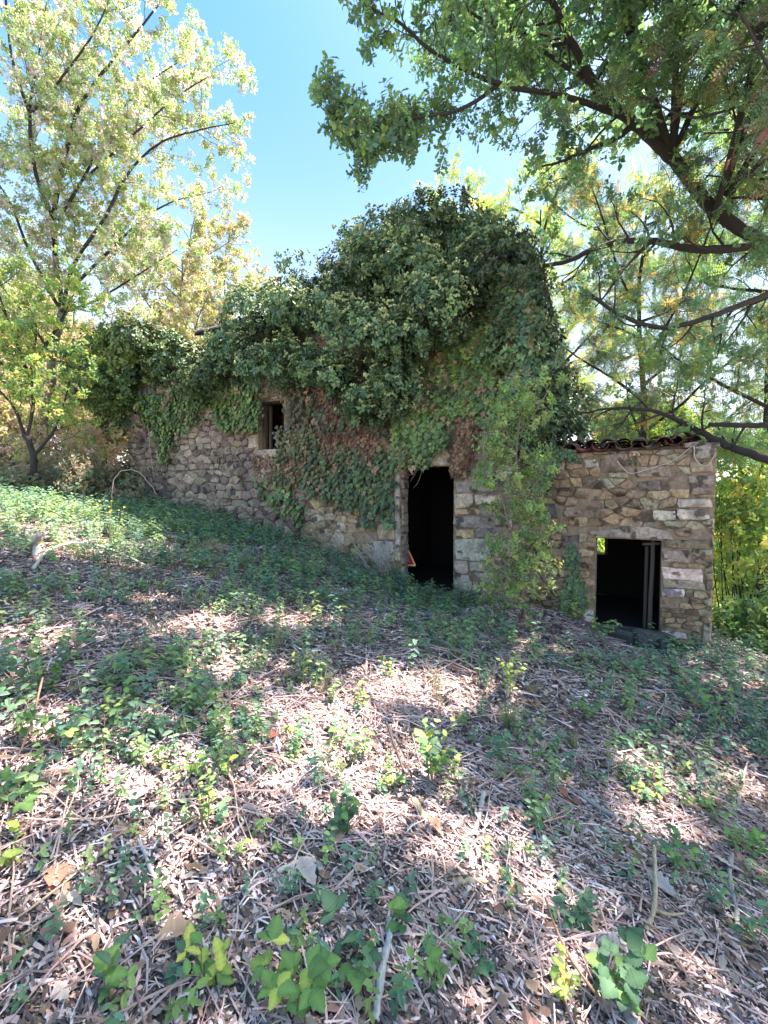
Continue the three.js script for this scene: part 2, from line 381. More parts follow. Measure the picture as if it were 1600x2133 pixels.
// ---------------------------------------------------------------- house
const house = thing('stone_house', 'ruined rubble stone house smothered in ivy with an open black doorway', 'house', FO, FTURN);
{
  const r = rng(101), wall = [], D = 3.2, lo = -1.2;
  const col = (a, b, c, d) => wall.push(box(a, b, c, d, -WT, 0));
  col(LEFT, MID, lo, LOW_TOP); col(MID, WIN.u0, lo, HOUSE_TOP); col(WIN.u0, WIN.u1, lo, WIN.v0); col(WIN.u0, WIN.u1, WIN.v1, HOUSE_TOP);
  col(WIN.u1, DOOR.u0, lo, HOUSE_TOP); col(DOOR.u0, DOOR.u1, lo, 0.08); col(DOOR.u0, DOOR.u1, DOOR.v1, HOUSE_TOP); col(DOOR.u1, CORNER, lo, HOUSE_TOP);
  wall.push(box(LEFT, LEFT + 0.4, lo, LOW_TOP, -D, -WT), box(CORNER - 0.4, CORNER, lo, HOUSE_TOP, -D, -WT), box(LEFT + 0.4, CORNER - 0.4, lo, LOW_TOP, -D, -D + 0.4), box(MID, CORNER - 0.4, LOW_TOP, HOUSE_TOP, -D, -D + 0.4));
  const front = part('wall', mergeGeometries(wall), M.mortar, house);
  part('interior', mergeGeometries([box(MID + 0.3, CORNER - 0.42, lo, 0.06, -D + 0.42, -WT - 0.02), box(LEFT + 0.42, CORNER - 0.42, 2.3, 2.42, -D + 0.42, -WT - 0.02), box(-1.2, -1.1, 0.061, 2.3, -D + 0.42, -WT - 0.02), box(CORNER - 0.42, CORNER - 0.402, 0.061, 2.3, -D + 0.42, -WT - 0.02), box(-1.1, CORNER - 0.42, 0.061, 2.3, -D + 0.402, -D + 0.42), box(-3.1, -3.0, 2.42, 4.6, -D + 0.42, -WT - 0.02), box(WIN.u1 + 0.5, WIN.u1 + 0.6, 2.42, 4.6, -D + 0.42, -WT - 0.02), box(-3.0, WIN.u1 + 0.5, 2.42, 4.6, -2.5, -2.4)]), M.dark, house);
  // roof: two slopes of old tile over the main part, lean-to on the low left part
  const roof = [], rs = (u0, u1, ye, yr) => { for (const [za, zb] of [[0.25, -D / 2], [-D - 0.25, -D / 2]]) { const g = new GB(), C = [1, 1, 1]; const q = [[u0, ye, za], [u1, ye, za], [u1, yr, zb], [u0, yr, zb]]; const a = q.map(([x, y, z]) => { g.uv.push(x, z); return g.v(x, y, z, C); }), b = q.map(([x, y, z]) => { g.uv.push(x, z); return g.v(x, y - 0.1, z, C); }); const f = (k, l, m, n) => { g.t(k, l, m); g.t(k, m, n); }; f(a[0], a[1], a[2], a[3]); f(b[3], b[2], b[1], b[0]); for (let k = 0; k < 4; k++) f(a[k], b[k], b[(k + 1) % 4], a[(k + 1) % 4]); roof.push(g.geo(true)); } };
  rs(MID - 0.1, CORNER + 0.1, HOUSE_TOP + 0.12, HOUSE_TOP + 0.75); rs(LEFT - 0.1, MID - 0.12, LOW_TOP + 0.12, LOW_TOP + 0.5);
  const rm = mergeGeometries(roof); rm.attributes.color.array.fill(0.16);
  part('roof', rm, M.tile, house);
  for (const u of [MID, CORNER - 0.26]) { const s = new THREE.Shape([new THREE.Vector2(0, 0), new THREE.Vector2(-D, 0), new THREE.Vector2(-D / 2, 0.6)]); part('gable', new THREE.ExtrudeGeometry(s, { depth: 0.24, bevelEnabled: false }).rotateY(-Math.PI / 2).scale(1, 1, -1).rotateY(0).translate(u + 0.24, HOUSE_TOP + 0.002, -D - 0).scale(1, 1, 1), M.mortar, house); }

  // dressed blocks: lintel, jambs, quoins, sill
  const grey = [0.56, 0.50, 0.43], pale = [0.72, 0.66, 0.54], dk = [0.33, 0.29, 0.26];
  const dressed = [], cuts = [[DOOR.u0, DOOR.u1, -1.5, DOOR.v1], [WIN.u0, WIN.u1, WIN.v0, WIN.v1]];
  const put = (u0, u1, v0, v1, c, name = 'stone', pr = 0.035, lb) => { cuts.push([u0, u1, v0, v1]); const m = part(name, block(r, u0, u1, v0, v1, vary(r, c, 0.12), pr), M.stone, front); if (lb) m.userData.label = lb; dressed.push(m); };
  const L0 = fpx(830, 968), L1 = fpx(958, 915);
  put(L0[0] - 0.08, L1[0], DOOR.v1 + 0.004, L1[1], [0.74, 0.66, 0.50], 'lintel', 0.03, 'pale stone lintel over the doorway');
  const q1 = (x0, y0, x1, y1, c, name, pr, lb) => { const a = fpx(x0, y1), b = fpx(x1, y0); put(a[0], b[0], a[1], b[1], c, name, pr, lb); };
  q1(930, 866, 966, 900, [0.66, 0.58, 0.46]); q1(905, 868, 929, 905, [0.62, 0.54, 0.40]);
  q1(947, 905, 1000, 938, dk); q1(975, 975, 1035, 998, dk); q1(948, 945, 973, 998, grey); 
  q1(948, 1000, 1030, 1026, [0.42, 0.37, 0.34]); q1(948, 1028, 988, 1058, [0.70, 0.62, 0.50]); q1(990, 1028, 1045, 1052, pale); q1(948, 1060, 1000, 1072, [0.6, 0.48, 0.33]);
  q1(948, 1076, 1030, 1100, [0.43, 0.39, 0.36]); q1(948, 1102, 990, 1122, [0.58, 0.47, 0.32]); q1(992, 1100, 1040, 1120, [0.3, 0.27, 0.26]); q1(947, 1124, 1022, 1164, [0.62, 0.60, 0.54]); q1(1026, 1124, 1090, 1160, [0.6, 0.53, 0.42]);
  q1(947, 1168, 976, 1196, [0.5, 0.43, 0.36]); q1(978, 1170, 1012, 1190, [0.4, 0.36, 0.31]); q1(947, 1198, 984, 1232, [0.55, 0.52, 0.48]);
  for (const [y0, y1] of [[640, 690], [694, 735], [740, 785], [788, 830]]) q1(1030, y0, 1066, y1, [0.62, 0.53, 0.42]);
  // plaster strip and jamb stones left of the door
  q1(823, 985, 833.5, 1150, [0.62, 0.58, 0.52], 'jamb', 0.02, 'smooth grey plaster jamb left of the doorway');
  q1(786, 1092, 822, 1124, [0.68, 0.58, 0.40]); q1(780, 1127, 822, 1170, [0.55, 0.52, 0.48]); q1(800, 1050, 822, 1088, [0.6, 0.52, 0.40]);
  // reveal stones on the left jamb's inner face
  for (let y = 0.3, k = 0; y < DOOR.v1 - 0.12; k++) { const h = r.r(0.09, 0.2); const g = block(r, 0.012, WT - 0.01, y, Math.min(y + h, DOOR.v1 - 0.01), vary(r, [0.45, 0.41, 0.37], 0.2), r.r(0.015, 0.05)); part('stone', g.rotateY(Math.PI / 2).translate(DOOR.u0, 0, 0).clone(), M.stone, front); y += h + 0.012; }
  // window: sill, lintel, old plaster, frame
  const s0 = fpx(525, 953), s1 = fpx(600, 937);
  { const a = WIN.u0 - 0.1, b = WIN.u1 + 0.06; cuts.push([a, b, WIN.v0 - 0.17, WIN.v0]); const m = part('sill', block(r, a, b, WIN.v0 - 0.17, WIN.v0 - 0.003, [0.60, 0.52, 0.42], 0.07), M.stone, front); m.userData.label = 'pale stone window sill'; }
  q1(528, 806, 562, 832, [1.0, 0.86, 0.6], 'plaster', 0.02, 'pale patch of old plaster over the window');
  q1(564, 822, 600, 834, [0.5, 0.45, 0.38], 'lintel', 0.03); q1(518, 905, 537, 934, [0.66, 0.58, 0.46]);
  const ww = part('window', mergeGeometries([box(WIN.u0 + 0.002, WIN.u0 + 0.07, WIN.v0, WIN.v1, -0.16, -0.11), box(WIN.u0 + 0.13, WIN.u0 + 0.17, WIN.v0, WIN.v1 - 0.05, -0.20, -0.15)]), std({ name: 'old casement wood', color: new THREE.Color().setRGB(0.11, 0.085, 0.06) }), house);
  ww.userData.label = 'remains of the window casement';
  // rubble
  const size = (u, v) => (u < -2.3 ? (v < 2.1 ? 0.30 : 0.24) : u < 0.4 ? 0.2 : 0.24) * (0.6 + 0.9 * vnoise(u * 1.7 + 9, v * 2.6 + 4, 78));
  const cells = rubble(rng(7), LEFT, CORNER, -0.1, 4.0, size, cuts, 1.55);
  const list = [];
  for (const q of cells) {
    const [u, v] = q.c, left = u < -2.35, mid = !left && u < 0.42;
    if (v < groundAt(facade(u, 0).x, facade(u, 0).z) - 0.15) continue;
    if (v > 3.2 && !(u < -3.4)) continue;
    if (mid && r() < 0.16) continue;
    const base = left ? r.pick([[0.42, 0.345, 0.28], [0.34, 0.27, 0.235], [0.50, 0.42, 0.33], [0.28, 0.225, 0.205], [0.56, 0.475, 0.37]]) : mid ? r.pick([[0.58, 0.47, 0.30], [0.46, 0.37, 0.25], [0.62, 0.55, 0.42], [0.36, 0.29, 0.21], [0.44, 0.38, 0.20]]) : r.pick([[0.46, 0.40, 0.34], [0.34, 0.29, 0.25], [0.58, 0.50, 0.38]]);
    const g = stoneGeo(r, q.poly, q.c, vary(r, base), 0.006, left ? r.r(0.02, 0.07) : r.r(0.008, 0.035), 2);
    if (g) list.push([q.A * (u > -6.5 ? 1 : 0.5), g]);
  }
  list.sort((a, b) => b[0] - a[0]);
  const spare = 298 - front.children.filter((m) => m.name === 'stone').length;
  for (const [, g] of list.slice(0, spare)) part('stone', g, M.stone, front);
  if (list.length > spare) { const m = part('small_stones', mergeGeometries(list.slice(spare).map((x) => x[1])), M.stone, front); m.userData.kind = 'stuff'; }
  // loose stones on the broken wall head above the low left part
  for (let k = 0; k < 46; k++) {
    const px = r.r(375, 452), py = r.r(728, 800); if (py < 735 + (440 - px) * 0.35) continue;
    const n = -0.15 - r() * 0.5, [u, v] = fpx(px, py, n), s = r.r(0.06, 0.13);
    const g = new THREE.IcosahedronGeometry(s, 1), P = g.attributes.position, sd = r() * 90; for (let i = 0; i < P.count; i++) { const f = 0.75 + 0.5 * vnoise(P.getX(i) * 9 + sd, P.getY(i) * 9 + P.getZ(i) * 5, 3); P.setXYZ(i, P.getX(i) * f * 1.3, P.getY(i) * f * 0.8, P.getZ(i) * f); }
    const c = vary(r, [0.42, 0.33, 0.30]), cc = new Float32Array(P.count * 3); for (let i = 0; i < P.count; i++) cc.set(c, i * 3); g.setAttribute('color', new THREE.BufferAttribute(cc, 3)); g.computeVertexNormals();
    part('loose_stone', g.translate(u, v, n), M.stone, house);
  }
}

// ---------------------------------------------------------------- shed
const shed = thing('stone_shed', 'low roofless looking stone shed with tile edge and square black doorway', 'shed', facade(0, 0), FTURN);
shed.userData.label = 'low square stone shed with a curved tile edge built against the house';
{
  const r = rng(202), wall = [], lo = -1.5, D = 2.6, T = WT;
  const col = (a, b, c, d) => wall.push(box(a, b, c, d, -T, 0.0));
  col(SHED_L, SHED.u0, lo, SHED_TOP); col(SHED.u0, SHED.u1, lo, SHED.v0 - 0.09); col(SHED.u0, SHED.u1, SHED.v1, SHED_TOP); col(SHED.u1, SHED_R, lo, SHED_TOP);
  const h0 = fpx(1236, 1150, -D), h1 = fpx(1262, 1112, -D);
  wall.push(box(SHED_L, SHED_L + 0.02, lo, SHED_TOP, -D, -T), box(SHED_R - 0.3, SHED_R, lo, SHED_TOP, -D, -T));
  wall.push(box(SHED_L + 0.02, h0[0], lo, SHED_TOP, -D, -D + 0.3), box(h1[0], SHED_R - 0.3, lo, SHED_TOP, -D, -D + 0.3), box(h0[0], h1[0], lo, h0[1], -D, -D + 0.3), box(h0[0], h1[0], h1[1], SHED_TOP, -D, -D + 0.3));
  const front = part('wall', mergeGeometries(wall), M.mortar, shed);
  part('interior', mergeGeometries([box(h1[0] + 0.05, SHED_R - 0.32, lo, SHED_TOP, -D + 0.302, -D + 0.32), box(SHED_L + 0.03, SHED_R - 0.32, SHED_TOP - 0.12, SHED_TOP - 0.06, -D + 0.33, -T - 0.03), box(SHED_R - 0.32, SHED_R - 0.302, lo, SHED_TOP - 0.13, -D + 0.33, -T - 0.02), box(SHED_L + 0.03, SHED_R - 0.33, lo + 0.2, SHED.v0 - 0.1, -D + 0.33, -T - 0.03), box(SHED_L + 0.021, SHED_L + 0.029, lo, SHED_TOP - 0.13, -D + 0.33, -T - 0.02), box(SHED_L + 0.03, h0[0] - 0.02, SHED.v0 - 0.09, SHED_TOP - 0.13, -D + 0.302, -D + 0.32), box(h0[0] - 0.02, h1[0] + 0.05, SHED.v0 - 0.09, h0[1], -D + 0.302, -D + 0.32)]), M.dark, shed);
  const cuts = [[SHED.u0, SHED.u1, SHED.v0 - 0.1, SHED.v1]];
  const put = (u0, u1, v0, v1, c, name = 'stone', pr = 0.035, lb) => { cuts.push([u0, u1, v0, v1]); const m = part(name, block(r, u0, u1, v0, v1, vary(r, c, 0.1), pr), M.stone, front); if (lb) m.userData.label = lb; };
  const q1 = (x0, y0, x1, y1, c, name, pr, lb) => { const a = fpx(x0, y1), b = fpx(x1, y0); put(a[0], b[0], a[1], b[1], c, name, pr, lb); };
  // lintel: long stone with a crowned top
  { const a = fpx(1228, 1121), b = fpx(1405, 1090), g = stoneGeo(r, [[a[0], SHED.v1 + 0.004], [(a[0] + b[0]) / 2, SHED.v1 + 0.004], [b[0], SHED.v1 + 0.006], [b[0] - 0.02, SHED.v1 + 0.10], [b[0] - 0.22, SHED.v1 + 0.155], [b[0] - 0.55, SHED.v1 + 0.175], [a[0] + 0.35, SHED.v1 + 0.12], [a[0], SHED.v1 + 0.1]], [(a[0] + b[0]) / 2 + 0.05, SHED.v1 + 0.08], [0.560, 0.470, 0.400], 0.005, 0.05, 2); cuts.push([a[0], b[0], SHED.v1, SHED.v1 + 0.14]); part('lintel', g, M.stone, front).userData.label = 'long grey stone lintel over the shed doorway'; }
  q1(1378, 1185, 1466, 1206, [0.860, 0.710, 0.616]); q1(1378, 1226, 1428, 1243, [0.950, 0.845, 0.844]); q1(1380, 1145, 1440, 1170, [0.600, 0.530, 0.420]); q1(1378, 1210, 1470, 1223, [0.550, 0.460, 0.350]);
  q1(1215, 1270, 1238, 1296, [0.950, 0.883, 0.855]); q1(1383, 1124, 1480, 1140, [0.360, 0.280, 0.200]); q1(1378, 1318, 1432, 1326, [0.850, 0.730, 0.684]);
  q1(1410, 1060, 1480, 1082, [0.760, 0.653, 0.547]); q1(1360, 1062, 1408, 1084, [0.820, 0.691, 0.570]); q1(1410, 1038, 1484, 1058, [0.780, 0.672, 0.570]); q1(1438, 960, 1486, 985, [0.600, 0.500, 0.360]); q1(1440, 925, 1488, 956, [0.500, 0.450, 0.380]);
  q1(1250, 945, 1310, 985, [0.360, 0.280, 0.220]); q1(1215, 955, 1248, 975, [0.720, 0.576, 0.479]); q1(1435, 990, 1486, 1030, [0.420, 0.360, 0.280]); q1(1170, 1115, 1205, 1140, [0.220, 0.180, 0.150]); q1(1110, 1050, 1160, 1078, [0.120, 0.110, 0.110]); q1(1330, 1000, 1378, 1022, [0.300, 0.250, 0.210]); q1(1320, 970, 1400, 995, [0.400, 0.330, 0.250]);
  q1(1462, 1300, 1484, 1342, [0.400, 0.360, 0.300]);
  const size = (u, v) => 0.09 + 0.17 * vnoise(u * 2.1 + 3, v * 3.1 + 1, 77), cells = rubble(rng(17), SHED_L, SHED_R, -0.3, SHED_TOP, size, cuts, 1.8), list = [];
  for (const q of cells) {
    const [u, v] = q.c;
    if (v < groundAt(facade(u, 0).x, facade(u, 0).z) - 0.12) continue;
    if (r() < 0.1) continue;
    const damp = smooth(SHED_L + 0.9, SHED_L + 0.2, u), base = r.pick([[0.489, 0.367, 0.230], [0.497, 0.417, 0.272], [0.323, 0.241, 0.170], [0.387, 0.287, 0.196], [0.269, 0.206, 0.148], [0.452, 0.338, 0.219], [0.406, 0.312, 0.219], [0.497, 0.460, 0.325], [0.470, 0.351, 0.219]]).map((x) => x * (1 - 0.35 * damp));
    const g = stoneGeo(r, q.poly, q.c, vary(r, base), 0.005, r.r(0.012, 0.05), 2);
    if (g) list.push([q.A, g]);
  }
  list.sort((a, b) => b[0] - a[0]);
  const spare = 298 - front.children.filter((m) => m.name === 'stone').length;
  for (const [, g] of list.slice(0, spare)) part('stone', g, M.stone, front);
  if (list.length > spare) part('small_stones', mergeGeometries(list.slice(spare).map((x) => x[1])), M.stone, front).userData.kind = 'stuff';
  // right end of the wall: stones round the corner
  for (let y = -0.7; y < SHED_TOP - 0.08;) { const h = r.r(0.12, 0.24); for (const z of [-0.02, -0.32]) part('corner_stone', block(r, -z + 0.01, -z + 0.29, y, Math.min(y + h, SHED_TOP - 0.02), vary(r, [0.5, 0.42, 0.32], 0.2), r.r(0.002, 0.008)).rotateY(Math.PI / 2).translate(SHED_R, 0, 0), M.stone, front); y += h + 0.01; }
  // door slab and timber post
  const sl0 = fpx(1262, 1300, 0.12), sl1 = fpx(1372, 1335, 0.12);
  { const g = stoneGeo(r, rect(-0.16, 0.62, -0.34, 0.0, r, 0.02), [0.23, -0.17], [0.12, 0.125, 0.125], 0.005, 0.1, 2); g.rotateX(-Math.PI / 2); part('door_step', g.translate(sl0[0] + 0.14, SHED.v0 - 0.12, 0.0), M.stone, shed).userData.label = 'dark mossy stone slab in the shed doorway'; }
  { const g = new GB(), a = V(SHED.u1 - 0.11, SHED.v0 - 0.4, -0.17), b = V(SHED.u1 - 0.085, SHED.v1 - 0.03, -0.2); const pts = []; for (let k = 0; k <= 6; k++) pts.push(a.clone().lerp(b, k / 6).add(V(r.n() * 0.006, 0, r.n() * 0.005))); g.tube(pts, 0.03, 0.026, 6, [0.09, 0.078, 0.066]); g.tube([V(SHED.u1 - 0.16, SHED.v0 - 0.2, -0.22), V(SHED.u1 - 0.15, SHED.v1 - 0.1, -0.22)], 0.022, 0.022, 5, [0.06, 0.05, 0.045]); g.tube([V(SHED.u1 - 0.2, SHED.v1 - 0.07, -0.19), V(SHED.u1 + 0.05, SHED.v1 - 0.05, -0.19)], 0.02, 0.018, 5, [0.12, 0.10, 0.09]); part('door_post', g.geo(true), M.twig, shed).userData.label = 'rotting timber post at the right of the shed doorway'; }
  // roof: slab behind, canal tiles along the front edge
  const roof = part('roof', box(SHED_L, SHED_R - 0.05, SHED_TOP + 0.004, SHED_TOP + 0.05, -D, -0.12), M.mortar, shed);
  const tileGeo = (up, c) => { const g = new GB(), n = 8, R = 0.085, t = 0.014, L = 0.42; for (let j = 0; j < 2; j++) for (let k = 0; k <= n; k++) for (const rr of [R, R - t]) { const a = Math.PI * (k / n), s = j ? 0.86 : 1; g.uv.push(k * 0.03, j * 0.4); g.v(Math.cos(a) * rr * s, (up ? 1 : -1) * Math.sin(a) * rr * s * 0.8, -j * L, c); } const I = (j, k, o) => j * (n + 1) * 2 + k * 2 + o; for (let k = 0; k < n; k++) { const f = (a, b, d, e) => { g.t(a, b, d); g.t(a, d, e); }; f(I(0, k, 0), I(0, k + 1, 0), I(1, k + 1, 0), I(1, k, 0)); f(I(0, k, 1), I(1, k, 1), I(1, k + 1, 1), I(0, k + 1, 1)); f(I(0, k, 0), I(0, k, 1), I(0, k + 1, 1), I(0, k + 1, 0)); f(I(1, k, 0), I(1, k + 1, 0), I(1, k + 1, 1), I(1, k, 1)); } for (const k of [0, n]) { g.t(I(0, k, 0), I(1, k, 0), I(1, k, 1)); g.t(I(0, k, 0), I(1, k, 1), I(0, k, 1)); } return g.geo(true); };
  const tiles = [[1186, 944, 1], [1216, 946, 0], [1250, 940, 0], [1274, 936, 1], [1300, 944, 0], [1330, 926, 1], [1356, 934, 0], [1384, 922, 1], [1404, 920, 0], [1424, 912, 1]];
  for (const [px, py, up] of tiles) { const [u, v] = fpx(px, py, 0.03), red = px < 1280 || px > 1395; const m = part('roof_tile', tileGeo(up, vary(r, up ? [0.30, 0.17, 0.13] : red ? [0.36, 0.075, 0.055] : [0.26, 0.14, 0.11], 0.12)), M.tile, roof); m.position.set(u, Math.max(v, SHED_TOP + 0.055) - (up ? 0.005 : -0.035), 0.05 + r() * 0.04); m.rotation.set(0.12 + r.n() * 0.04, r.n() * 0.12, r.n() * 0.12); m.scale.setScalar(up ? 1.12 : 1.28); }
  for (const row of [1, 2, 3, 4]) for (let u = SHED_L + 0.3; u < SHED_R - 0.15; u += 0.19) for (const up of [0, 1]) { const m = part('roof_tile', tileGeo(up, vary(r, [0.3, 0.17, 0.12])), M.tile, roof); m.position.set(u + (up ? 0.095 : 0), SHED_TOP + 0.10 + (up ? 0.03 : 0.04) - row * 0.0, 0.02 - row * 0.4); m.rotation.x = 0.08; m.rotation.z = r.n() * 0.05; m.scale.setScalar(1.15); }
  // capping stones where the tiles are gone
  for (let k = 0; k < 9; k++) { const px = k < 5 ? 1120 + k * 18 : 1438 + (k - 5) * 14, [u, v] = fpx(px, k < 5 ? 948 : 922, -0.1); part('capping_stone', block(r, u - 0.09, u + 0.09, SHED_TOP + 0.002, Math.max(SHED_TOP + 0.05, v), vary(r, [0.34, 0.30, 0.26]), 0.1).translate(0, 0, -0.08), M.stone, shed); }
}

// ---------------------------------------------------------------- warning sign leaning in the doorway
{
  const c = fat(868, 1180, -0.34), sgn = thing('warning_sign', 'small red triangular warning sign with yellow rim leaning inside the doorway', 'sign', c, FTURN);
  const tri = (s, rad) => { const sh = new THREE.Shape(), p = [[-s, 0], [0, 0], [-s / 2, s * 0.866]].map(([x, y]) => new THREE.Vector2(x, y)), n = 3; for (let k = 0; k < n; k++) { const a = p[(k + 2) % 3], b = p[k], d = p[(k + 1) % 3], e = b.clone().add(a.clone().sub(b).setLength(rad)), f = b.clone().add(d.clone().sub(b).setLength(rad)); k ? sh.lineTo(e.x, e.y) : sh.moveTo(e.x, e.y); sh.quadraticCurveTo(b.x, b.y, f.x, f.y); } sh.closePath(); return sh; };
  const S = 0.52, flat = (s, rad, d, m, name, dx, dy, z) => part(name, new THREE.ExtrudeGeometry(tri(s, rad), { depth: d, bevelEnabled: false, curveSegments: 5 }).translate(dx, dy, z), m, sgn);
  flat(S, 0.05, 0.004, std({ name: 'sign rim', color: new THREE.Color().setRGB(1.0, 0.72, 0.22), roughness: 0.5 }), 'rim', 0, 0, 0);
  flat(S - 0.075, 0.04, 0.003, std({ name: 'sign red', color: new THREE.Color().setRGB(0.62, 0.012, 0.09), roughness: 0.5 }), 'face', -0.0375, 0.0215, 0.004);
  part('mark', new THREE.ExtrudeGeometry(new THREE.Shape([[-0.3, 0.07], [-0.13, 0.07], [-0.155, 0.13], [-0.2, 0.16], [-0.215, 0.3], [-0.3, 0.3]].map(([x, y]) => new THREE.Vector2(x, y))), { depth: 0.002, bevelEnabled: false }), std({ name: 'sign mark', color: new THREE.Color().setRGB(0.9, 0.66, 0.22) }), sgn).position.z = 0.007;
  sgn.rotation.set(-0.08, FTURN, 0, 'YXZ');
}
// ---------------------------------------------------------------- sprigs of leaves (shared by all copies)
const tone = (r, a = 0.25) => { const k = 1 + r.n() * a; return [k * (1 + r.n() * 0.08), k, k * (1 + r.n() * 0.08)]; };
function sprigSet(seed, count, make) { return Array.from({ length: count }, (_, k) => { const r = rng(seed + k * 77), g = new GB(); make(g, r); return g.geo(); }); }
const WOODC = [0.6, 0.5, 0.4];
// oak: leaves bunched along and at the end of a short twig, length about 0.3
const oakSprig = sprigSet(1001, 4, (g, r) => {
  g.tube([V(0, 0, 0), V(r.n() * 0.02, 0.12, r.n() * 0.02), V(r.n() * 0.04, 0.24, r.n() * 0.04)], 0.004, 0.002, 3, WOODC, false);
  for (let k = 0; k < 12; k++) { const t = 0.2 + 0.8 * Math.pow(r(), 0.6), a = r() * 6.28, ax = V(Math.cos(a), r.r(0.1, 1.0), Math.sin(a)).normalize(), nm = r.dir().add(V(0, 1.2, 0)); g.leaf(V(0, 0.24 * t, 0), ax, nm, r.r(0.07, 0.12), r.r(0.04, 0.06), tone(r), 3, r.r(0, 0.3), 0.3); }
});
// ash / robinia: compound leaves with pairs of leaflets
const pinnateSprig = sprigSet(1101, 4, (g, r) => {
  for (let q = 0; q < 3; q++) {
    const a = r() * 6.28, ax = V(Math.cos(a), r.r(0.2, 0.9), Math.sin(a)).normalize(), L = r.r(0.18, 0.27), c = tone(r, 0.2), nm = V(r.n() * 0.5, 1, r.n() * 0.5), sd = V().crossVectors(ax, nm).normalize();
    const P = (t) => ax.clone().multiplyScalar(L * t).add(V(0, -0.25 * L * t * t, 0));
    g.tube([P(0), P(0.5), P(1)], 0.0022, 0.001, 3, [c[0] * 0.9, c[1] * 0.8, c[2] * 0.6], false);
    for (let k = 0; k < 6; k++) for (const s of [-1, 1]) { const t = 0.25 + k * 0.13; g.leaf(P(t), sd.clone().multiplyScalar(s).addScaledVector(ax, 0.35).normalize(), nm.clone().addScaledVector(r.dir(), 0.4), r.r(0.034, 0.05), r.r(0.016, 0.022), tone(r, 0.12).map((x, i) => x * c[i]), 0, 0.15, 0.1); }
    g.leaf(P(1), ax, nm, 0.045, 0.02, c, 0, 0.1, 0.1);
  }
});
// ivy: glossy lobed leaves standing off a stem
const ivySprig = sprigSet(1201, 4, (g, r) => {
  for (let k = 0; k < 15; k++) { const t = r(), a = k * 2.4 + r.n() * 0.3, ax = V(Math.cos(a), r.r(-0.1, 0.9), Math.sin(a)).normalize(), nm = V(Math.cos(a) * 0.4, 0.7, Math.sin(a) * 0.4).addScaledVector(r.dir(), 0.5); g.leaf(V(Math.cos(a) * 0.015, 0.17 * t, Math.sin(a) * 0.015), ax, nm, r.r(0.035, 0.085), r.r(0.028, 0.055), tone(r, 0.35), r() < 0.55 ? 1 : 2, r.r(0.1, 0.35), 0.2); }
});
const umbelSprig = sprigSet(1301, 2, (g, r) => {
  for (let k = 0; k < 4; k++) {
    const a = r() * 6.28, p = V(Math.cos(a) * 0.03 * (k ? 1 : 0), 0.19 + r.n() * 0.02, Math.sin(a) * 0.03 * (k ? 1 : 0)), c = tone(r, 0.2), o = g.n, s = r.r(0.010, 0.017), ico = new THREE.IcosahedronGeometry(s, 0).toNonIndexed ? new THREE.IcosahedronGeometry(s, 0) : null, P = ico.attributes.position;
    for (let i = 0; i < P.count; i++) g.v(P.getX(i) + p.x, P.getY(i) + p.y, P.getZ(i) + p.z, c.map((x) => x * (0.8 + 0.4 * r())));
    for (let i = 0; i < P.count; i += 3) g.t(o + i, o + i + 1, o + i + 2);
  }
});
// a single leaf lying flat on a wall: local y down the leaf, local z off the wall
const flatIvy = sprigSet(1401, 3, (g, r) => { for (let k = 0; k < 5; k++) { const a = r() * 6.28, ax = V(Math.cos(a) * 0.6, 1 + Math.sin(a) * 0.4, r.r(0.05, 0.4)).normalize(); g.leaf(V(r.n() * 0.07, r.n() * 0.07, 0.012 + r() * 0.03), ax, V(r.n() * 0.35, r.n() * 0.25 - 0.25, 1), r.r(0.045, 0.075), r.r(0.045, 0.07), tone(r, 0.3), 2, r.r(0, 0.25), 0.12); } });
// broad simple leaves, for far crowns and scrub
const broadSprig = sprigSet(1501, 4, (g, r) => { for (let k = 0; k < 11; k++) { const a = r() * 6.28, ax = V(Math.cos(a), r.r(-0.2, 0.9), Math.sin(a)).normalize(); g.leaf(V(r.n() * 0.05, r() * 0.22, r.n() * 0.05), ax, V(0, 1, 0).addScaledVector(r.dir(), 0.8), r.r(0.06, 0.1), r.r(0.035, 0.055), tone(r, 0.25), 1, 0.2, 0.2); } });
// low ground plants: nettle, bramble and ground ivy
const herbSprig = sprigSet(1601, 4, (g, r) => {
  const h = r.r(0.08, 0.22), lean = V(r.n() * 0.06, 0, r.n() * 0.06);
  g.tube([V(0, -0.02, 0), V(lean.x, h, lean.z)], 0.002, 0.0012, 3, [0.9, 0.8, 0.7], false);
  for (let k = 0; k < 9; k++) { const t = 0.25 + 0.75 * (k / 8), a = k * 2.4 + r.n() * 0.3, ax = V(Math.cos(a), r.r(-0.2, 0.35), Math.sin(a)).normalize(); g.leaf(V(lean.x * t, h * t, lean.z * t), ax, V(0, 1, 0).addScaledVector(r.dir(), 0.35), r.r(0.035, 0.065), r.r(0.022, 0.04), tone(r, 0.25), 1, r.r(0.1, 0.4), 0.25); }
});
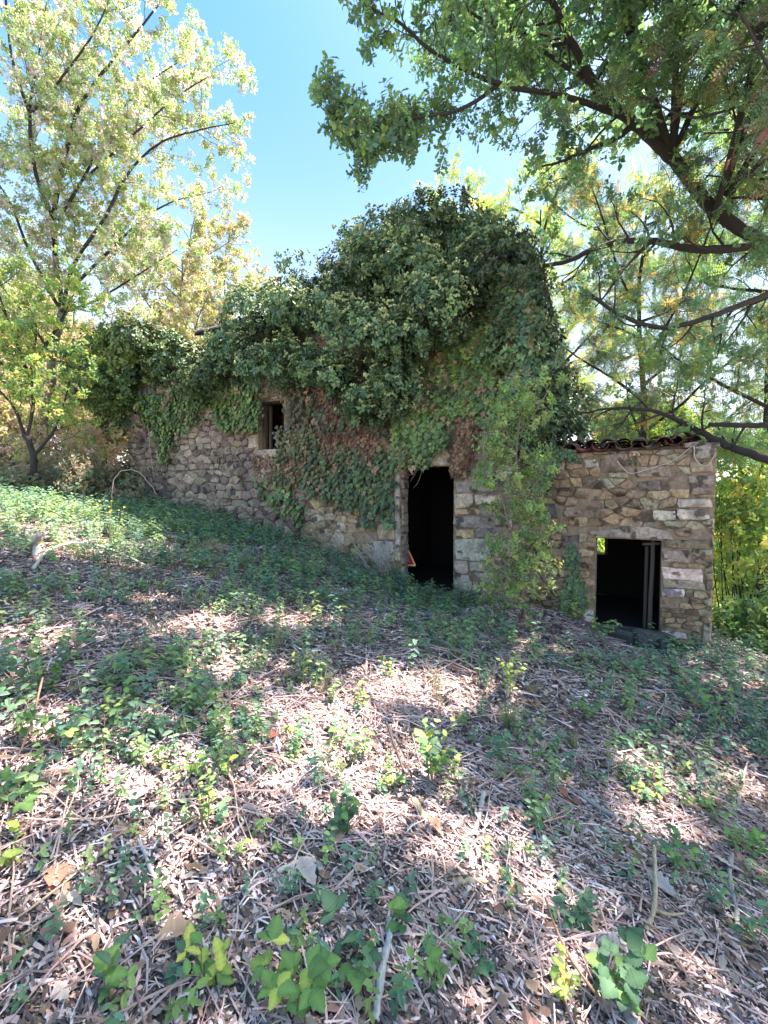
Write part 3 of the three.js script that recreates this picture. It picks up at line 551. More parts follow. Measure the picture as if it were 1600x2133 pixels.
// dry curled leaves lying about
const dryLeafSet = sprigSet(1801, 3, (g, r) => { for (let k = 0; k < 5; k++) { const a = r() * 6.28; g.leaf(V(r.n() * 0.14, 0.01 + r() * 0.02, r.n() * 0.14), V(Math.cos(a), r.n() * 0.3, Math.sin(a)).normalize(), V(r.n() * 0.4, 1, r.n() * 0.4), r.r(0.03, 0.065), r.r(0.018, 0.04), tone(r, 0.25), r() < 0.5 ? 3 : 1, r.r(-0.3, 0.4), r.r(-0.5, 0.6)); } });
const stalkSet = sprigSet(1901, 4, (g, r) => { for (let k = 0; k < 5; k++) { const a = r() * 6.28, L = r.r(0.15, 0.5), p = V(r.n() * 0.1, 0.012, r.n() * 0.1), pts = [0, 0.35, 0.7, 1].map((t) => V(p.x + Math.cos(a) * L * (t - 0.5) + r.n() * 0.012, 0.012 + r() * 0.03, p.z + Math.sin(a) * L * (t - 0.5) + r.n() * 0.012)), q = r.r(0.6, 1.1); g.tube(pts, r.r(0.002, 0.005), 0.0018, 4, [q, q * 0.96, q * 0.92], false); } });
const grassSet = sprigSet(2001, 3, (g, r) => { for (let k = 0; k < 14; k++) { const a = r() * 6.28, L = r.r(0.12, 0.3), o = V(r.n() * 0.04, -0.01, r.n() * 0.04), d = V(Math.cos(a), 0, Math.sin(a)), w = V(-Math.sin(a), 0, Math.cos(a)).multiplyScalar(0.0022), c = tone(r, 0.2), P = (t, s) => o.clone().add(V(0, L * t * (1 - 0.3 * t), 0)).addScaledVector(d, L * 0.45 * t * t).addScaledVector(w, s); const q = [0, 0.5].map((t) => [g.vv(P(t, 1), c), g.vv(P(t, -1), c)]), e = g.vv(P(1, 0), c); g.t(q[0][0], q[0][1], q[1][1]); g.t(q[0][0], q[1][1], q[1][0]); g.t(q[1][0], q[1][1], e); } });

// ---------------------------------------------------------------- gaps in the canopy through which the sun reaches the ground
const FLECKS = [[250, 1205, 80, 16], [85, 1335, 60, 14], [330, 1255, 50, 14], [430, 1300, 60, 20], [625, 1300, 45, 16], [460, 1378, 50, 22], [700, 1515, 95, 48], [575, 1480, 60, 26], [850, 1430, 95, 30], [990, 1440, 75, 36], [765, 1580, 85, 30], [870, 1660, 40, 22], [800, 1700, 40, 14], [230, 1582, 110, 20], [40, 1505, 50, 12], [1400, 1628, 46, 22], [1335, 1588, 30, 14], [1560, 1645, 40, 20], [440, 1140, 28, 16], [150, 1150, 110, 20], [290, 1110, 60, 14], [1175, 2040, 36, 26], [1345, 1700, 36, 14], [1030, 1775, 16, 34], [1130, 1350, 26, 14]]
  .map(([x, y, a, b]) => { const c = hit(x, y), e = hit(x + a, y), f = hit(x, y + b), g = hit(x, y - b); return { x: c.x, z: c.z, rx: Math.abs(e.x - c.x) + 0.05, rz: Math.max(Math.abs(f.z - c.z), Math.abs(g.z - c.z) * 0.8) + 0.04 }; });
function inGap(p, edge = 1) {                          // does a leaf here stand between the sun and one of those places?
  let y = 0.3, x, z;
  for (let k = 0; k < 3; k++) { const t = (p.y - y) / SUN.y; x = p.x - SUN.x * t; z = p.z - SUN.z * t; y = groundAt(x, z); }
  for (const f of FLECKS) { const a = (x - f.x) / (f.rx * edge + 0.11), b = (z - f.z) / (f.rz * edge + 0.11); if (a * a + b * b < 1) return true; }
  return false;
}
// ---------------------------------------------------------------- trees
const BARK = [0.04, 0.037, 0.036], MOSSY = [0.10, 0.10, 0.065], PALE = [0.16, 0.145, 0.125];
const spline = (pts, n) => new THREE.CatmullRomCurve3(pts, false, 'centripetal').getPoints(n);
const perp = (r, d) => V().crossVectors(d, r.dir()).normalize();
// side shoots of a limb, then twigs, then sprigs
function shoots(r, gb, fol, pts, rad, o) {
  const n = pts.length, total = pts.reduce((s, p, k) => s + (k ? p.distanceTo(pts[k - 1]) : 0), 0);
  let next = (o.from ?? 0.15) * total, run = 0;
  for (let k = 1; k < n; k++) {
    const a = pts[k - 1], b = pts[k], d = b.clone().sub(a), L = d.length(); d.normalize();
    while (next < run + L) {
      const t = next / total, p = a.clone().addScaledVector(d, next - run), dir = perp(r, d).multiplyScalar(o.spread ?? 0.9).addScaledVector(d, o.forward ?? 0.6).add(V(0, o.up ?? 0.15, 0)).normalize(), len = o.len * (1 - 0.45 * t) * r.r(0.6, 1.3), rr = Math.min(rad(t) * 0.6, o.rad ?? 0.02);
      shoot(r, gb, fol, p, dir, len, rr, o, o.depth);
      next += o.step * r.r(0.6, 1.4);
    }
    run += L;
  }
}
function shoot(r, gb, fol, p, dir, len, rad, o, depth) {
  const seg = Math.max(3, Math.round(len / 0.18)), pts = [p.clone()], q = p.clone(), d = dir.clone(), mid = [];
  for (let k = 0; k < seg; k++) { d.addScaledVector(r.dir(), o.wander ?? 0.28).add(V(0, o.lift ?? 0.02, 0)).normalize(); q.addScaledVector(d, len / seg); pts.push(q.clone()); mid.push(d.clone()); }
  if (o.gaps !== false && (inGap(pts[seg >> 1], 0.7) || inGap(pts[seg], 0.7))) return;
  gb.tube(pts, rad, rad * 0.35, rad > 0.012 ? 5 : 3, o.bark ?? BARK, false);
  for (let k = 1; k <= seg; k++) {
    if (depth > 0 && r() < (o.fork ?? 0.75)) shoot(r, gb, fol, pts[k], perp(r, mid[k - 1]).multiplyScalar(0.9).addScaledVector(mid[k - 1], 0.7).add(V(0, o.up ?? 0.1, 0)).normalize(), len * r.r(0.3, 0.55), rad * 0.55, o, depth - 1);
    else if (k > seg * (o.bare ?? 0.25)) for (let j = 0; j < (o.leaves ?? 2); j++) sprig(r, fol, pts[k].clone().addScaledVector(r.dir(), 0.05), mid[k - 1], o);
  }
  for (let j = 0; j < (o.leaves ?? 2); j++) sprig(r, fol, q, d, o);
}
function sprig(r, fol, p, d, o) {
  if (o.keep && !o.keep(p)) return;
  if (o.gaps !== false && inGap(p)) return;
  const ax = d.clone().addScaledVector(r.dir(), 0.9).add(V(0, o.droop ?? 0, 0)).normalize();
  fol.add(p, ax, r.dir().add(V(0, 0.8, 0)), (o.size ?? 1) * r.r(0.75, 1.25), vary(r, r.pick(o.tint), 0.22, 0.12));
}
function limb(r, tree, gb, fol, pts, r0, r1, o, name = 'limb') {
  const c = spline(pts, Math.max(8, pts.length * 5)).map((p, k, a) => (k && k < a.length - 1 ? p.addScaledVector(r.dir(), r0 * 0.12) : p)), g = new GB(), inv = tree.matrixWorld.clone().invert();
  g.tube(c.map((p) => p.clone().applyMatrix4(inv)), r0, r1, r0 > 0.06 ? 10 : 7, o.bark ?? BARK);
  for (let i = 0; i < g.n; i++) g.uv.push(g.p[i * 3] * 2, g.p[i * 3 + 1]);
  part(name, g.geo(true), M.bark, tree);
  if (o.len) shoots(r, gb, fol, c, (t) => r0 + (r1 - r0) * t, o);
  return c;
}
function finishTree(tree, gb, fol, name = 'foliage') {
  const inv = tree.matrixWorld.clone().invert(), v = V();
  for (let i = 0; i < gb.p.length; i += 3) { v.set(gb.p[i], gb.p[i + 1], gb.p[i + 2]).applyMatrix4(inv); gb.p[i] = v.x; gb.p[i + 1] = v.y; gb.p[i + 2] = v.z; }
  if (gb.n) part('twigs', gb.geo(true), M.twig, tree).userData.kind = 'stuff';
  fol.build(name, tree);
}
// clumps of sprigs in a set of ellipsoids, for crowns seen from afar
function clumps(r, fol, list, per, o) {
  for (const [c, rad] of list) for (let k = 0; k < per * Math.max(0.4, rad * rad); k++) {
    const d = r.dir(), p = c.clone().addScaledVector(d.clone().multiply(V(1, o.flat ?? 0.8, 1)), rad * Math.pow(r(), 0.4));
    if (o.keep && !o.keep(p)) continue;
    if (o.gaps !== false && inGap(p)) continue;
    fol.add(p, d.addScaledVector(r.dir(), 0.8), r.dir().add(V(0, 1, 0)), (o.size ?? 1) * r.r(0.7, 1.3), vary(r, r.pick(o.tint), 0.25, 0.12));
  }
}
// outer twigs of a crown: they fill the light that reaches down between the limbs, as growing shoots do
function spreadCrown(r, gb, fol, nodes, o) {
  const frame = (p) => { const q = p.clone().project(camera); return q.z < 1 && Math.abs(q.x) < 1.05 && q.y < 1.05 && q.y > -1 ? [(q.x + 1) * 800, (1 - q.y) * 1066] : null; };
  for (let x = -4.2; x < 4.6; x += 0.17) for (let z = -5.6; z < -0.5; z += 0.17) {
    if (r() < 0.1) continue;
    const X = x + r.n() * 0.06, Z = z + r.n() * 0.06, p = V(X, groundAt(X, Z), Z).addScaledVector(SUN, r.r(6.6, 9.2) / SUN.y);
    if (inGap(p)) continue;
    const f = frame(p); if (f && !(f[1] < 130 && f[0] > 840) && !(f[0] > 1180 && f[1] < 420)) continue;
    let best = null, bd = 2.4 * 2.4; for (const q of nodes) { const d = q.distanceToSquared(p); if (d < bd) { bd = d; best = q; } }
    if (!best) continue;
    if (r() < 0.4) gb.tube([best.clone(), best.clone().lerp(p, 0.5).add(V(r.n() * 0.08, 0.08, r.n() * 0.08)), p.clone()], 0.006, 0.003, 3, BARK, false);
    for (let k = 0; k < 2; k++) sprig(r, fol, p.clone().addScaledVector(r.dir(), 0.09), r.dir(), { ...o, size: 1.05 });
  }
}
const lineOf = (list) => list.map(([x, y, d]) => at(x, y, d));

// 1. the big oak on the right, its limbs reaching over the house
{
  const r = rng(3001), base = at(1860, 1300, 6.6); base.y = groundAt(base.x, base.z) - 0.1;
  const T = thing('oak_tree', 'large oak with dark limbs spreading from the right edge over the house', 'tree', base), gb = new GB(), fol = new Foliage(oakSprig, M.leaf, r);
  const tint = [[0.157, 0.301, 0.112], [0.200, 0.376, 0.127], [0.115, 0.257, 0.127], [0.257, 0.421, 0.127], [0.143, 0.271, 0.158]];
  const o = { len: 1.15, step: 0.28, depth: 1, leaves: 2, size: 0.78, tint, from: 0.12, up: 0.1, rad: 0.02, bark: BARK };
  const trunk = limb(r, T, gb, fol, [base, at(1900, 1000, 7.0), at(1790, 720, 7.0), at(1650, 545, 6.9), at(1490, 440, 6.8), at(1400, 325, 6.8)], 0.095, 0.085, { ...o, len: 0 }, 'trunk');
  limb(r, T, gb, fol, lineOf([[1400, 330, 6.8], [1355, 285, 6.7], [1300, 240, 6.5], [1240, 180, 6.3], [1190, 85, 6.1], [1150, 0, 5.9], [1090, -140, 5.6], [1000, -300, 5.2]]), 0.085, 0.025, { ...o, len: 1.2, from: 0.25 });
  limb(r, T, gb, fol, lineOf([[1400, 325, 6.8], [1368, 262, 7.0], [1315, 170, 7.2], [1275, 60, 7.4], [1262, 0, 7.5], [1255, -150, 7.4], [1240, -320, 7.3]]), 0.075, 0.025, { ...o, len: 1.3, from: 0.2 });
  limb(r, T, gb, fol, lineOf([[1322, 255, 6.6], [1260, 228, 6.4], [1200, 208, 6.2], [1120, 190, 6.0], [1050, 178, 5.8], [990, 155, 5.7], [940, 130, 5.6], [880, 90, 5.5], [830, 45, 5.4], [770, 15, 5.3], [700, -40, 5.2]]), 0.045, 0.01, { ...o, len: 0.6, step: 0.14, depth: 1, rad: 0.01, leaves: 1, gaps: false, size: 0.85 });
  limb(r, T, gb, fol, lineOf([[1035, 180, 5.8], [985, 215, 5.75], [930, 236, 5.7], [870, 245, 5.65], [815, 258, 5.6], [760, 262, 5.6], [715, 245, 5.6], [672, 228, 5.6]]), 0.026, 0.006, { ...o, len: 0.36, step: 0.09, depth: 1, rad: 0.006, from: 0.18, leaves: 1, gaps: false, size: 0.9 });
  limb(r, T, gb, fol, lineOf([[870, 245, 5.65], [820, 285, 5.7], [780, 305, 5.7], [750, 335, 5.7]]), 0.012, 0.004, { ...o, len: 0.25, step: 0.08, depth: 0, rad: 0.005, from: 0.15, gaps: false });
  limb(r, T, gb, fol, lineOf([[1320, 262, 6.6], [1275, 292, 6.6], [1240, 305, 6.6], [1180, 332, 6.6], [1120, 350, 6.5]]), 0.05, 0.012, { ...o, len: 0.5, step: 0.25, depth: 0, rad: 0.01, from: 0.5 });
  for (const [a, len, q] of [[[[1240, 180, 6.3], [1120, 100, 6.2], [1040, 60, 6.0], [960, 10, 5.8], [900, -60, 5.7]], 0.85, 0.04], [[[1190, 85, 6.1], [1090, 110, 6.4], [1010, 95, 6.6], [930, 60, 6.8]], 0.8, 0.035], [[[1315, 170, 7.2], [1400, 90, 7.0], [1490, 40, 6.8], [1580, -20, 6.5]], 1.3, 0.05], [[[1368, 262, 7.0], [1450, 200, 6.8], [1540, 170, 6.5], [1640, 130, 6.2]], 1.3, 0.05], [[[1490, 445, 6.7], [1540, 380, 6.4], [1600, 330, 6.0], [1700, 270, 5.6]], 1.2, 0.06], [[[1275, 60, 7.4], [1360, -60, 7.0], [1450, -140, 6.4], [1560, -200, 5.8]], 1.3, 0.05], [[[1275, 60, 7.4], [1180, 40, 8.2], [1060, 45, 8.8], [930, 20, 9.0]], 1.3, 0.045], [[[1240, 180, 6.3], [1180, 120, 7.2], [1100, 110, 8.2], [1000, 130, 8.8]], 1.1, 0.04], [[[1150, 0, 5.9], [1060, -20, 6.2], [940, -80, 6.5], [820, -110, 6.6]], 0.9, 0.035]]) limb(r, T, gb, fol, lineOf(a), q * 0.8, 0.01, { ...o, len, from: 0.15, leaves: len < 1 ? 1 : 2 });
  // low horizontal limbs
  limb(r, T, gb, fol, lineOf([[1640, 500, 6.6], [1540, 515, 6.7], [1450, 520, 6.8], [1380, 505, 6.9], [1310, 500, 7.0], [1240, 518, 7.1], [1180, 545, 7.2], [1108, 556, 7.3]]), 0.065, 0.03, { ...o, len: 0.8, step: 0.34, from: 0.1, leaves: 1, bare: 0.45 });
  limb(r, T, gb, fol, lineOf([[1350, 508, 6.9], [1300, 560, 6.8], [1265, 610, 6.7], [1240, 640, 6.6]]), 0.03, 0.008, { ...o, len: 0.4, depth: 0 });
  limb(r, T, gb, fol, lineOf([[1700, 560, 6.2], [1600, 612, 6.2], [1530, 640, 6.2], [1440, 672, 6.2], [1370, 682, 6.3], [1300, 660, 6.4], [1232, 616, 6.5]]), 0.045, 0.025, { ...o, len: 0.7, step: 0.3, from: 0.1, leaves: 1, bare: 0.5 });
  limb(r, T, gb, fol, lineOf([[1700, 1000, 5.9], [1600, 958, 6.2], [1520, 930, 6.5], [1470, 905, 6.7], [1420, 880, 6.9], [1370, 858, 7.0], [1290, 850, 7.1], [1200, 862, 7.2]]), 0.07, 0.015, { ...o, len: 0.9, step: 0.22, from: 0.3, leaves: 1, bare: 0.7, depth: 1, fork: 0.8 });
  limb(r, T, gb, fol, lineOf([[1720, 890, 5.9], [1620, 886, 6.1], [1540, 886, 6.3], [1475, 884, 6.5]]), 0.05, 0.03, { ...o, len: 0.6, step: 0.35, from: 0.3, leaves: 1, bare: 0.7 });
  // crown over the clearing, above and beside the frame
  const crown = [], hub = at(1400, 325, 6.8), hub2 = at(1262, 0, 7.5), hub3 = at(1490, 445, 6.7);
  for (const [h, e] of [[hub, [0.4, 8.2, -3.6]], [hub, [1.8, 8.8, -2.4]], [hub3, [4.0, 8.2, -2.6]], [hub3, [6.2, 7.6, -3.4]], [hub2, [0.6, 9.6, -5.6]], [hub2, [2.2, 10.2, -4.4]], [hub3, [5.6, 8.2, -5.0]], [hub, [3.0, 8.0, -4.4]], [hub3, [2.6, 7.6, -1.2]], [hub2, [-0.6, 9.6, -6.4]], [hub, [-0.6, 9.0, -2.6]], [hub3, [7.0, 8.4, -5.2]], [hub, [5.2, 9.2, -3.6]], [hub2, [3.6, 10.0, -6.6]]]) { const E = V(...e); limb(r, T, gb, fol, [h.clone(), h.clone().lerp(E, 0.4).add(V(r.n() * 0.3, 0.5, r.n() * 0.3)), h.clone().lerp(E, 0.75).add(V(r.n() * 0.3, 0.4, r.n() * 0.3)), E], 0.045, 0.012, { ...o, len: 1.25, step: 0.2, depth: 1, leaves: 2, from: 0.25 }).forEach((q) => crown.push(q)); }
  spreadCrown(r, gb, fol, crown, o);
  finishTree(T, gb, fol);
  // moss cushions on the lower limb keep it dark and furry
}
// 2. robinia behind the shed: fine blue-green leaflets against the white sky
function robinia(seed, label, base, top, spread, o) {
  const r = rng(seed), T = thing(o.name ?? 'robinia_tree', label, 'tree', base, 0, o.group), gb = new GB(), fol = new Foliage(o.set ?? pinnateSprig, o.mat ?? M.thin, r);
  const H = top - base.y, lean = V(o.lean ?? 0, 0, o.leanz ?? 0), P = (t) => base.clone().addScaledVector(lean, t * t).add(V(r.n() * 0.12, H * t, r.n() * 0.12));
  const c = limb(r, T, gb, fol, [P(0), P(0.25), P(0.5), P(0.75), P(1)], o.r0 ?? 0.11, 0.02, { ...o, len: 0 }, 'trunk');
  const n = o.limbs ?? 10;
  for (let k = 0; k < n; k++) {
    const t = (o.low ?? 0.3) + (0.97 - (o.low ?? 0.3)) * (k / (n - 1)), p = c[Math.min(c.length - 1, Math.round(t * (c.length - 1)))], a = k * 2.4 + r.n() * 0.4 + (o.turn ?? 0), L = spread * (1 - 0.5 * Math.abs(t - 0.5)) * r.r(0.7, 1.15), up = o.rise ?? 0.55;
    const e = (s) => p.clone().add(V(Math.cos(a) * L * s, L * up * s + 0.15 * L * s * s, Math.sin(a) * L * s)).addScaledVector(r.dir(), 0.06 * L);
    limb(r, T, gb, fol, [p.clone(), e(0.35), e(0.7), e(1)], (o.r0 ?? 0.11) * 0.45 * (1 - 0.4 * t), 0.01, { len: spread * 0.42, step: 0.3, depth: 1, leaves: 2, rad: 0.012, from: 0.2, ...o }, 'limb');
  }
  finishTree(T, gb, fol);
  return T;
}
const G = (px, depth) => { const p = at(px, 1030, depth); p.y = groundAt(p.x, p.z) - 0.05; return p; };
const GREEN = [[0.216, 0.389, 0.108], [0.151, 0.302, 0.108], [0.281, 0.432, 0.108], [0.346, 0.454, 0.108], [0.130, 0.281, 0.130]], FRESH = [[0.346, 0.518, 0.108], [0.475, 0.583, 0.130], [0.259, 0.432, 0.108], [0.605, 0.605, 0.130], [0.216, 0.367, 0.108]], DRYISH = [[0.48, 0.46, 0.19], [0.36, 0.42, 0.13], [0.58, 0.48, 0.30], [0.42, 0.46, 0.15], [0.60, 0.46, 0.36], [0.32, 0.38, 0.12]];
robinia(3101, 'robinia with fine leaflets just behind the tile edge of the shed', G(1330, 9.5), 7.4, 2.6, { tint: [[0.119, 0.221, 0.119], [0.153, 0.255, 0.119], [0.102, 0.204, 0.136], [0.238, 0.323, 0.102], [0.595, 0.459, 0.085]], limbs: 14, low: 0.3, r0: 0.10, leaves: 2 });
robinia(3102, 'leafy young robinia beyond the shed at the right edge', G(1600, 8.0), 8.6, 2.4, { tint: GREEN, limbs: 14, low: 0.22, r0: 0.10, leaves: 2 });
robinia(3103, 'tall robinia rising behind the house roof right of the ivy', G(1120, 13), 9.5, 3.0, { tint: FRESH, limbs: 13, low: 0.35, r0: 0.14 });
// 3. a robinia spray hanging into the top right corner, with brown pods
robinia(3104, 'near robinia whose feathery branches hang into the upper right corner', V(4.75, groundAt(4.75, -4.7), -4.7), 7.4, 2.5, { tint: [[0.136, 0.255, 0.085], [0.15, 0.28, 0.08], [0.12, 0.24, 0.09], [0.17, 0.30, 0.09], [0.13, 0.25, 0.10], [0.16, 0.27, 0.07], [0.170, 0.306, 0.085], [0.102, 0.204, 0.085], [0.510, 0.442, 0.085], [0.272, 0.145, 0.102]], limbs: 15, low: 0.66, r0: 0.07, lean: 0.2, rise: 0.25, leaves: 2, keep: (p) => p.z < -2.4 });
// 4. left side: tall tree with pale sunlit leaves, its trunk on the bank
{
  const r = rng(3201), base = G(60, 12.5), T = thing('ash_tree', 'tall tree on the left with pale sunlit autumn leaves and dark branching limbs', 'tree', base), gb = new GB(), fol = new Foliage(broadSprig, M.thin, r);
  const tint = [[0.50, 0.60, 0.22], [0.62, 0.60, 0.46], [0.42, 0.56, 0.18], [0.64, 0.54, 0.50], [0.34, 0.48, 0.15], [0.60, 0.66, 0.32], [0.68, 0.66, 0.60], [0.28, 0.40, 0.13]], o = { len: 1.4, step: 0.24, depth: 1, leaves: 3, tint, rad: 0.008, from: 0.1, up: 0.25, lift: 0.03, size: 0.72, gaps: false };
  const D = 10.5;
  limb(r, T, gb, fol, [base, at(105, 830, 12), at(110, 740, 11.6), at(130, 650, 11.2)], 0.14, 0.09, { ...o, len: 0, bark: PALE }, 'trunk');
  for (const [a, q] of [
    [[[130, 650, 11.2], [112, 460, 10.8], [135, 330, 10.6], [170, 215, 10.5], [240, 120, 10.4], [330, 10, 10.2], [380, -80, 10]], 0.11], [[[112, 460, 10.8], [80, 380, 10.4], [62, 240, 10.1], [80, 120, 10], [100, -20, 9.9]], 0.09], [[[62, 240, 10.1], [25, 120, 9.8], [12, 0, 9.6], [0, -100, 9.5]], 0.06],
    [[[130, 650, 11.2], [150, 560, 10.8], [220, 450, 10.5], [260, 370, 10.4], [330, 300, 10.2], [420, 270, 10.0], [490, 255, 9.9]], 0.08], [[[120, 460, 10.8], [180, 360, 10.7], [230, 260, 10.8], [300, 180, 10.9], [400, 110, 10.9]], 0.06], [[[150, 600, 11], [230, 520, 11.4], [300, 455, 11.6], [360, 420, 11.8], [440, 400, 12]], 0.07],
    [[[130, 650, 11.2], [190, 630, 11], [260, 590, 10.9], [330, 545, 10.8], [370, 520, 10.8]], 0.055], [[[130, 655, 11.3], [60, 520, 10.6], [20, 420, 10.2], [-40, 330, 9.8]], 0.08], [[[110, 740, 11.6], [40, 640, 11], [-30, 560, 10.6]], 0.06], [[[190, 360, 10.6], [290, 270, 9.8], [370, 200, 9.4], [450, 150, 9.2]], 0.045], [[[60, 240, 10.1], [130, 160, 9.4], [200, 60, 9.0], [250, -60, 8.8]], 0.05],
  ]) limb(r, T, gb, fol, lineOf(a), q * 0.62, 0.008, o);
  finishTree(T, gb, fol);
}
robinia(3202, 'slender pale green tree behind the left end of the house', G(385, 17), 10.4, 2.6, { name: 'ash_tree', tint: DRYISH, limbs: 14, low: 0.38, r0: 0.1, set: broadSprig, gaps: false, bark: PALE, size: 1.0, leaves: 2 });
robinia(3203, 'second slender tree behind the house against the open sky', G(470, 19), 10.6, 2.4, { name: 'ash_tree', tint: DRYISH, limbs: 12, low: 0.4, r0: 0.09, set: broadSprig, gaps: false, size: 1.0, leaves: 2 });
{ // small crooked tree at the left edge
  const r = rng(3301), base = G(62, 9.0), T = thing('young_oak', 'small crooked green tree on the bank at the left edge', 'tree', base), gb = new GB(), fol = new Foliage(broadSprig, M.thin, r);
  const o = { len: 1.0, step: 0.22, depth: 1, leaves: 2, tint: FRESH, rad: 0.009, from: 0.1, up: 0.15, gaps: false, size: 0.7 };
  limb(r, T, gb, fol, [base, at(70, 960, 9), at(58, 915, 9), at(50, 905, 9)], 0.06, 0.05, { ...o, len: 0 }, 'trunk');
  for (const a of [[[50, 905, 9], [30, 850, 8.9], [5, 820, 8.8], [-40, 770, 8.6]], [[55, 915, 9], [68, 850, 9], [66, 760, 9], [75, 680, 9], [40, 590, 8.9]], [[66, 800, 9], [30, 700, 8.8], [0, 620, 8.6], [-20, 520, 8.5]], [[70, 950, 9], [110, 900, 9], [130, 850, 9.1], [150, 780, 9.2]], [[68, 760, 9], [120, 680, 9.2], [160, 600, 9.4]], [[66, 800, 9], [-20, 740, 8.4], [-80, 690, 8.2]]]) limb(r, T, gb, fol, lineOf(a), 0.035, 0.008, o);
  finishTree(T, gb, fol);
}
// 5. woods behind: single trees, one by one
function crownTree(seed, name, label, base, h, rad, o) {
  const r = rng(seed), T = thing(name, label, 'tree', base, 0, o.group), gb = new GB(), fol = new Foliage(broadSprig, M.thin, r), top = base.y + h, c = base.clone().add(V(r.n() * 0.3, h * 0.6, r.n() * 0.3));
  limb(r, T, gb, fol, [base.clone(), base.clone().lerp(c, 0.5).addScaledVector(r.dir(), 0.1), c, V(c.x, top - 0.3, c.z)], 0.05 + h * 0.012, 0.02, { len: 0, bark: o.bark }, 'trunk');
  const list = [];
  for (let k = 0; k < (o.n ?? 16); k++) { const d = r.dir(), t = Math.pow(r(), 0.5), q = c.clone().add(V(d.x * rad * t, (d.y * h * 0.42) * t, d.z * rad * t)); list.push([q, r.r(0.35, 0.6) * Math.sqrt(rad)]); if (k % 2 === 0) limb(r, T, gb, fol, [c.clone().lerp(V(c.x, q.y, c.z), 0.4), c.clone().lerp(q, 0.55).addScaledVector(r.dir(), 0.1), q], 0.035, 0.01, { len: 0, bark: o.bark }); }
  clumps(r, fol, list, o.per ?? 150, { size: 1.5, gaps: false, ...o });
  finishTree(T, gb, fol);
}
const back = [[1545, 11, 4.6, 1.8, 'at the right edge behind the shed corner'], [1460, 14, 4.2, 2.0, 'just right of the shed roof line'], [1640, 15, 6, 2.4, 'tallest beyond the right edge'], [1380, 18, 4.2, 2.4, 'far behind the middle of the shed roof'], [1290, 15, 3.8, 2.0, 'behind the left end of the shed tiles'], [1230, 19, 5.0, 2.4, 'between the ivy and the shed tiles'], [1530, 22, 5.5, 3.0, 'deep in the wood right of the shed'], [1440, 28, 6, 3.4, 'farthest back over the shed'], [1180, 26, 8, 3.2, 'far behind the ivy column'], [1660, 24, 7, 3.4, 'far back at the right margin']];
back.forEach(([px, d, h, rad, where], k) => crownTree(3400 + k, 'wood_tree', 'bright sunlit tree ' + where, G(px, d), h, rad, { tint: FRESH, group: 'sunlit trees of the wood behind the shed', per: 120 }));
const backL = [[30, 17, 7.5, 2.6, 'behind the crooked tree at the left edge'], [170, 20, 7.5, 2.8, 'behind the overgrown left end of the house'], [-60, 14, 8, 2.6, 'at the far left margin'], [280, 24, 9, 3, 'deep behind the left end of the house'], [100, 26, 10, 3.4, 'farthest back on the left']];
backL.forEach(([px, d, h, rad, where], k) => crownTree(3500 + k, 'wood_tree', 'pale sunlit tree ' + where, G(px, d), h, rad, { tint: DRYISH, group: 'sunlit trees of the wood on the left', per: 110 }));
// bushes: right of the shed, left bank
function bush(seed, label, spots, o) {
  const r = rng(seed), c = spots[0][0], T = thing(o.name ?? 'bush', label, 'bush', V(c.x, groundAt(c.x, c.z), c.z)), gb = new GB(), fol = new Foliage(o.set ?? broadSprig, o.mat ?? M.thin, r), inv = T.position;
  for (const [p, rad] of spots) for (let k = 0; k < 4; k++) { const e = p.clone().addScaledVector(r.dir(), rad * 0.8), b = V(p.x + r.n() * 0.2, groundAt(p.x, p.z), p.z + r.n() * 0.2); gb.tube(spline([b, b.clone().lerp(e, 0.5).addScaledVector(r.dir(), 0.12), e], 6), 0.014, 0.004, 4, BARK, false); }
  clumps(r, fol, spots, o.per ?? 220, o);
  finishTree(T, gb, fol);
}
const spots = (r, n, x0, x1, y0, y1, d0, d1, a, b) => Array.from({ length: n }, () => { const px = r.r(x0, x1), d = r.r(d0, d1), p = at(px, r.r(y0, y1), d); p.y = Math.max(p.y, groundAt(p.x, p.z) + 0.1); return [p, r.r(a, b)]; });
bush(3601, 'bright yellow green bush close behind the right corner of the shed', spots(rng(1), 16, 1500, 1640, 1000, 1300, 7.5, 9.5, 0.35, 0.6), { tint: FRESH, gaps: false });
bush(3602, 'low leafy bramble bush on the slope at the right edge', spots(rng(2), 12, 1540, 1660, 1280, 1400, 5.8, 7.2, 0.2, 0.4), { tint: GREEN, gaps: false });
bush(3603, 'sunlit undergrowth bush behind the shed, seen under the oak limb', spots(rng(3), 16, 1200, 1480, 860, 960, 10, 13, 0.5, 0.8), { tint: FRESH, gaps: false });
bush(3604, 'dry yellowish scrub on the sunny bank at the left edge', spots(rng(4), 22, -40, 240, 880, 1000, 10.5, 14, 0.4, 0.75), { tint: [[0.62, 0.54, 0.28], [0.56, 0.46, 0.28], [0.46, 0.46, 0.18], [0.6, 0.42, 0.32]], gaps: false, name: 'scrub' });
bush(3605, 'pale green scrub under the tall tree on the left', spots(rng(5), 18, -40, 200, 740, 900, 12, 16, 0.5, 0.85), { tint: DRYISH, gaps: false, name: 'scrub' });
bush(3606, 'dark low bramble tangle at the foot of the left bank', spots(rng(6), 12, 60, 270, 985, 1030, 9, 10.6, 0.2, 0.36), { tint: [[0.255, 0.255, 0.128], [0.357, 0.280, 0.178], [0.178, 0.255, 0.128]], gaps: false, name: 'scrub' });
// ---------------------------------------------------------------- ivy
const IVY = [[0.086, 0.155, 0.069], [0.063, 0.127, 0.071], [0.115, 0.190, 0.075], [0.092, 0.161, 0.081], [0.138, 0.207, 0.081]];
const UMB = [[0.34, 0.42, 0.17], [0.28, 0.36, 0.15], [0.40, 0.46, 0.20]];
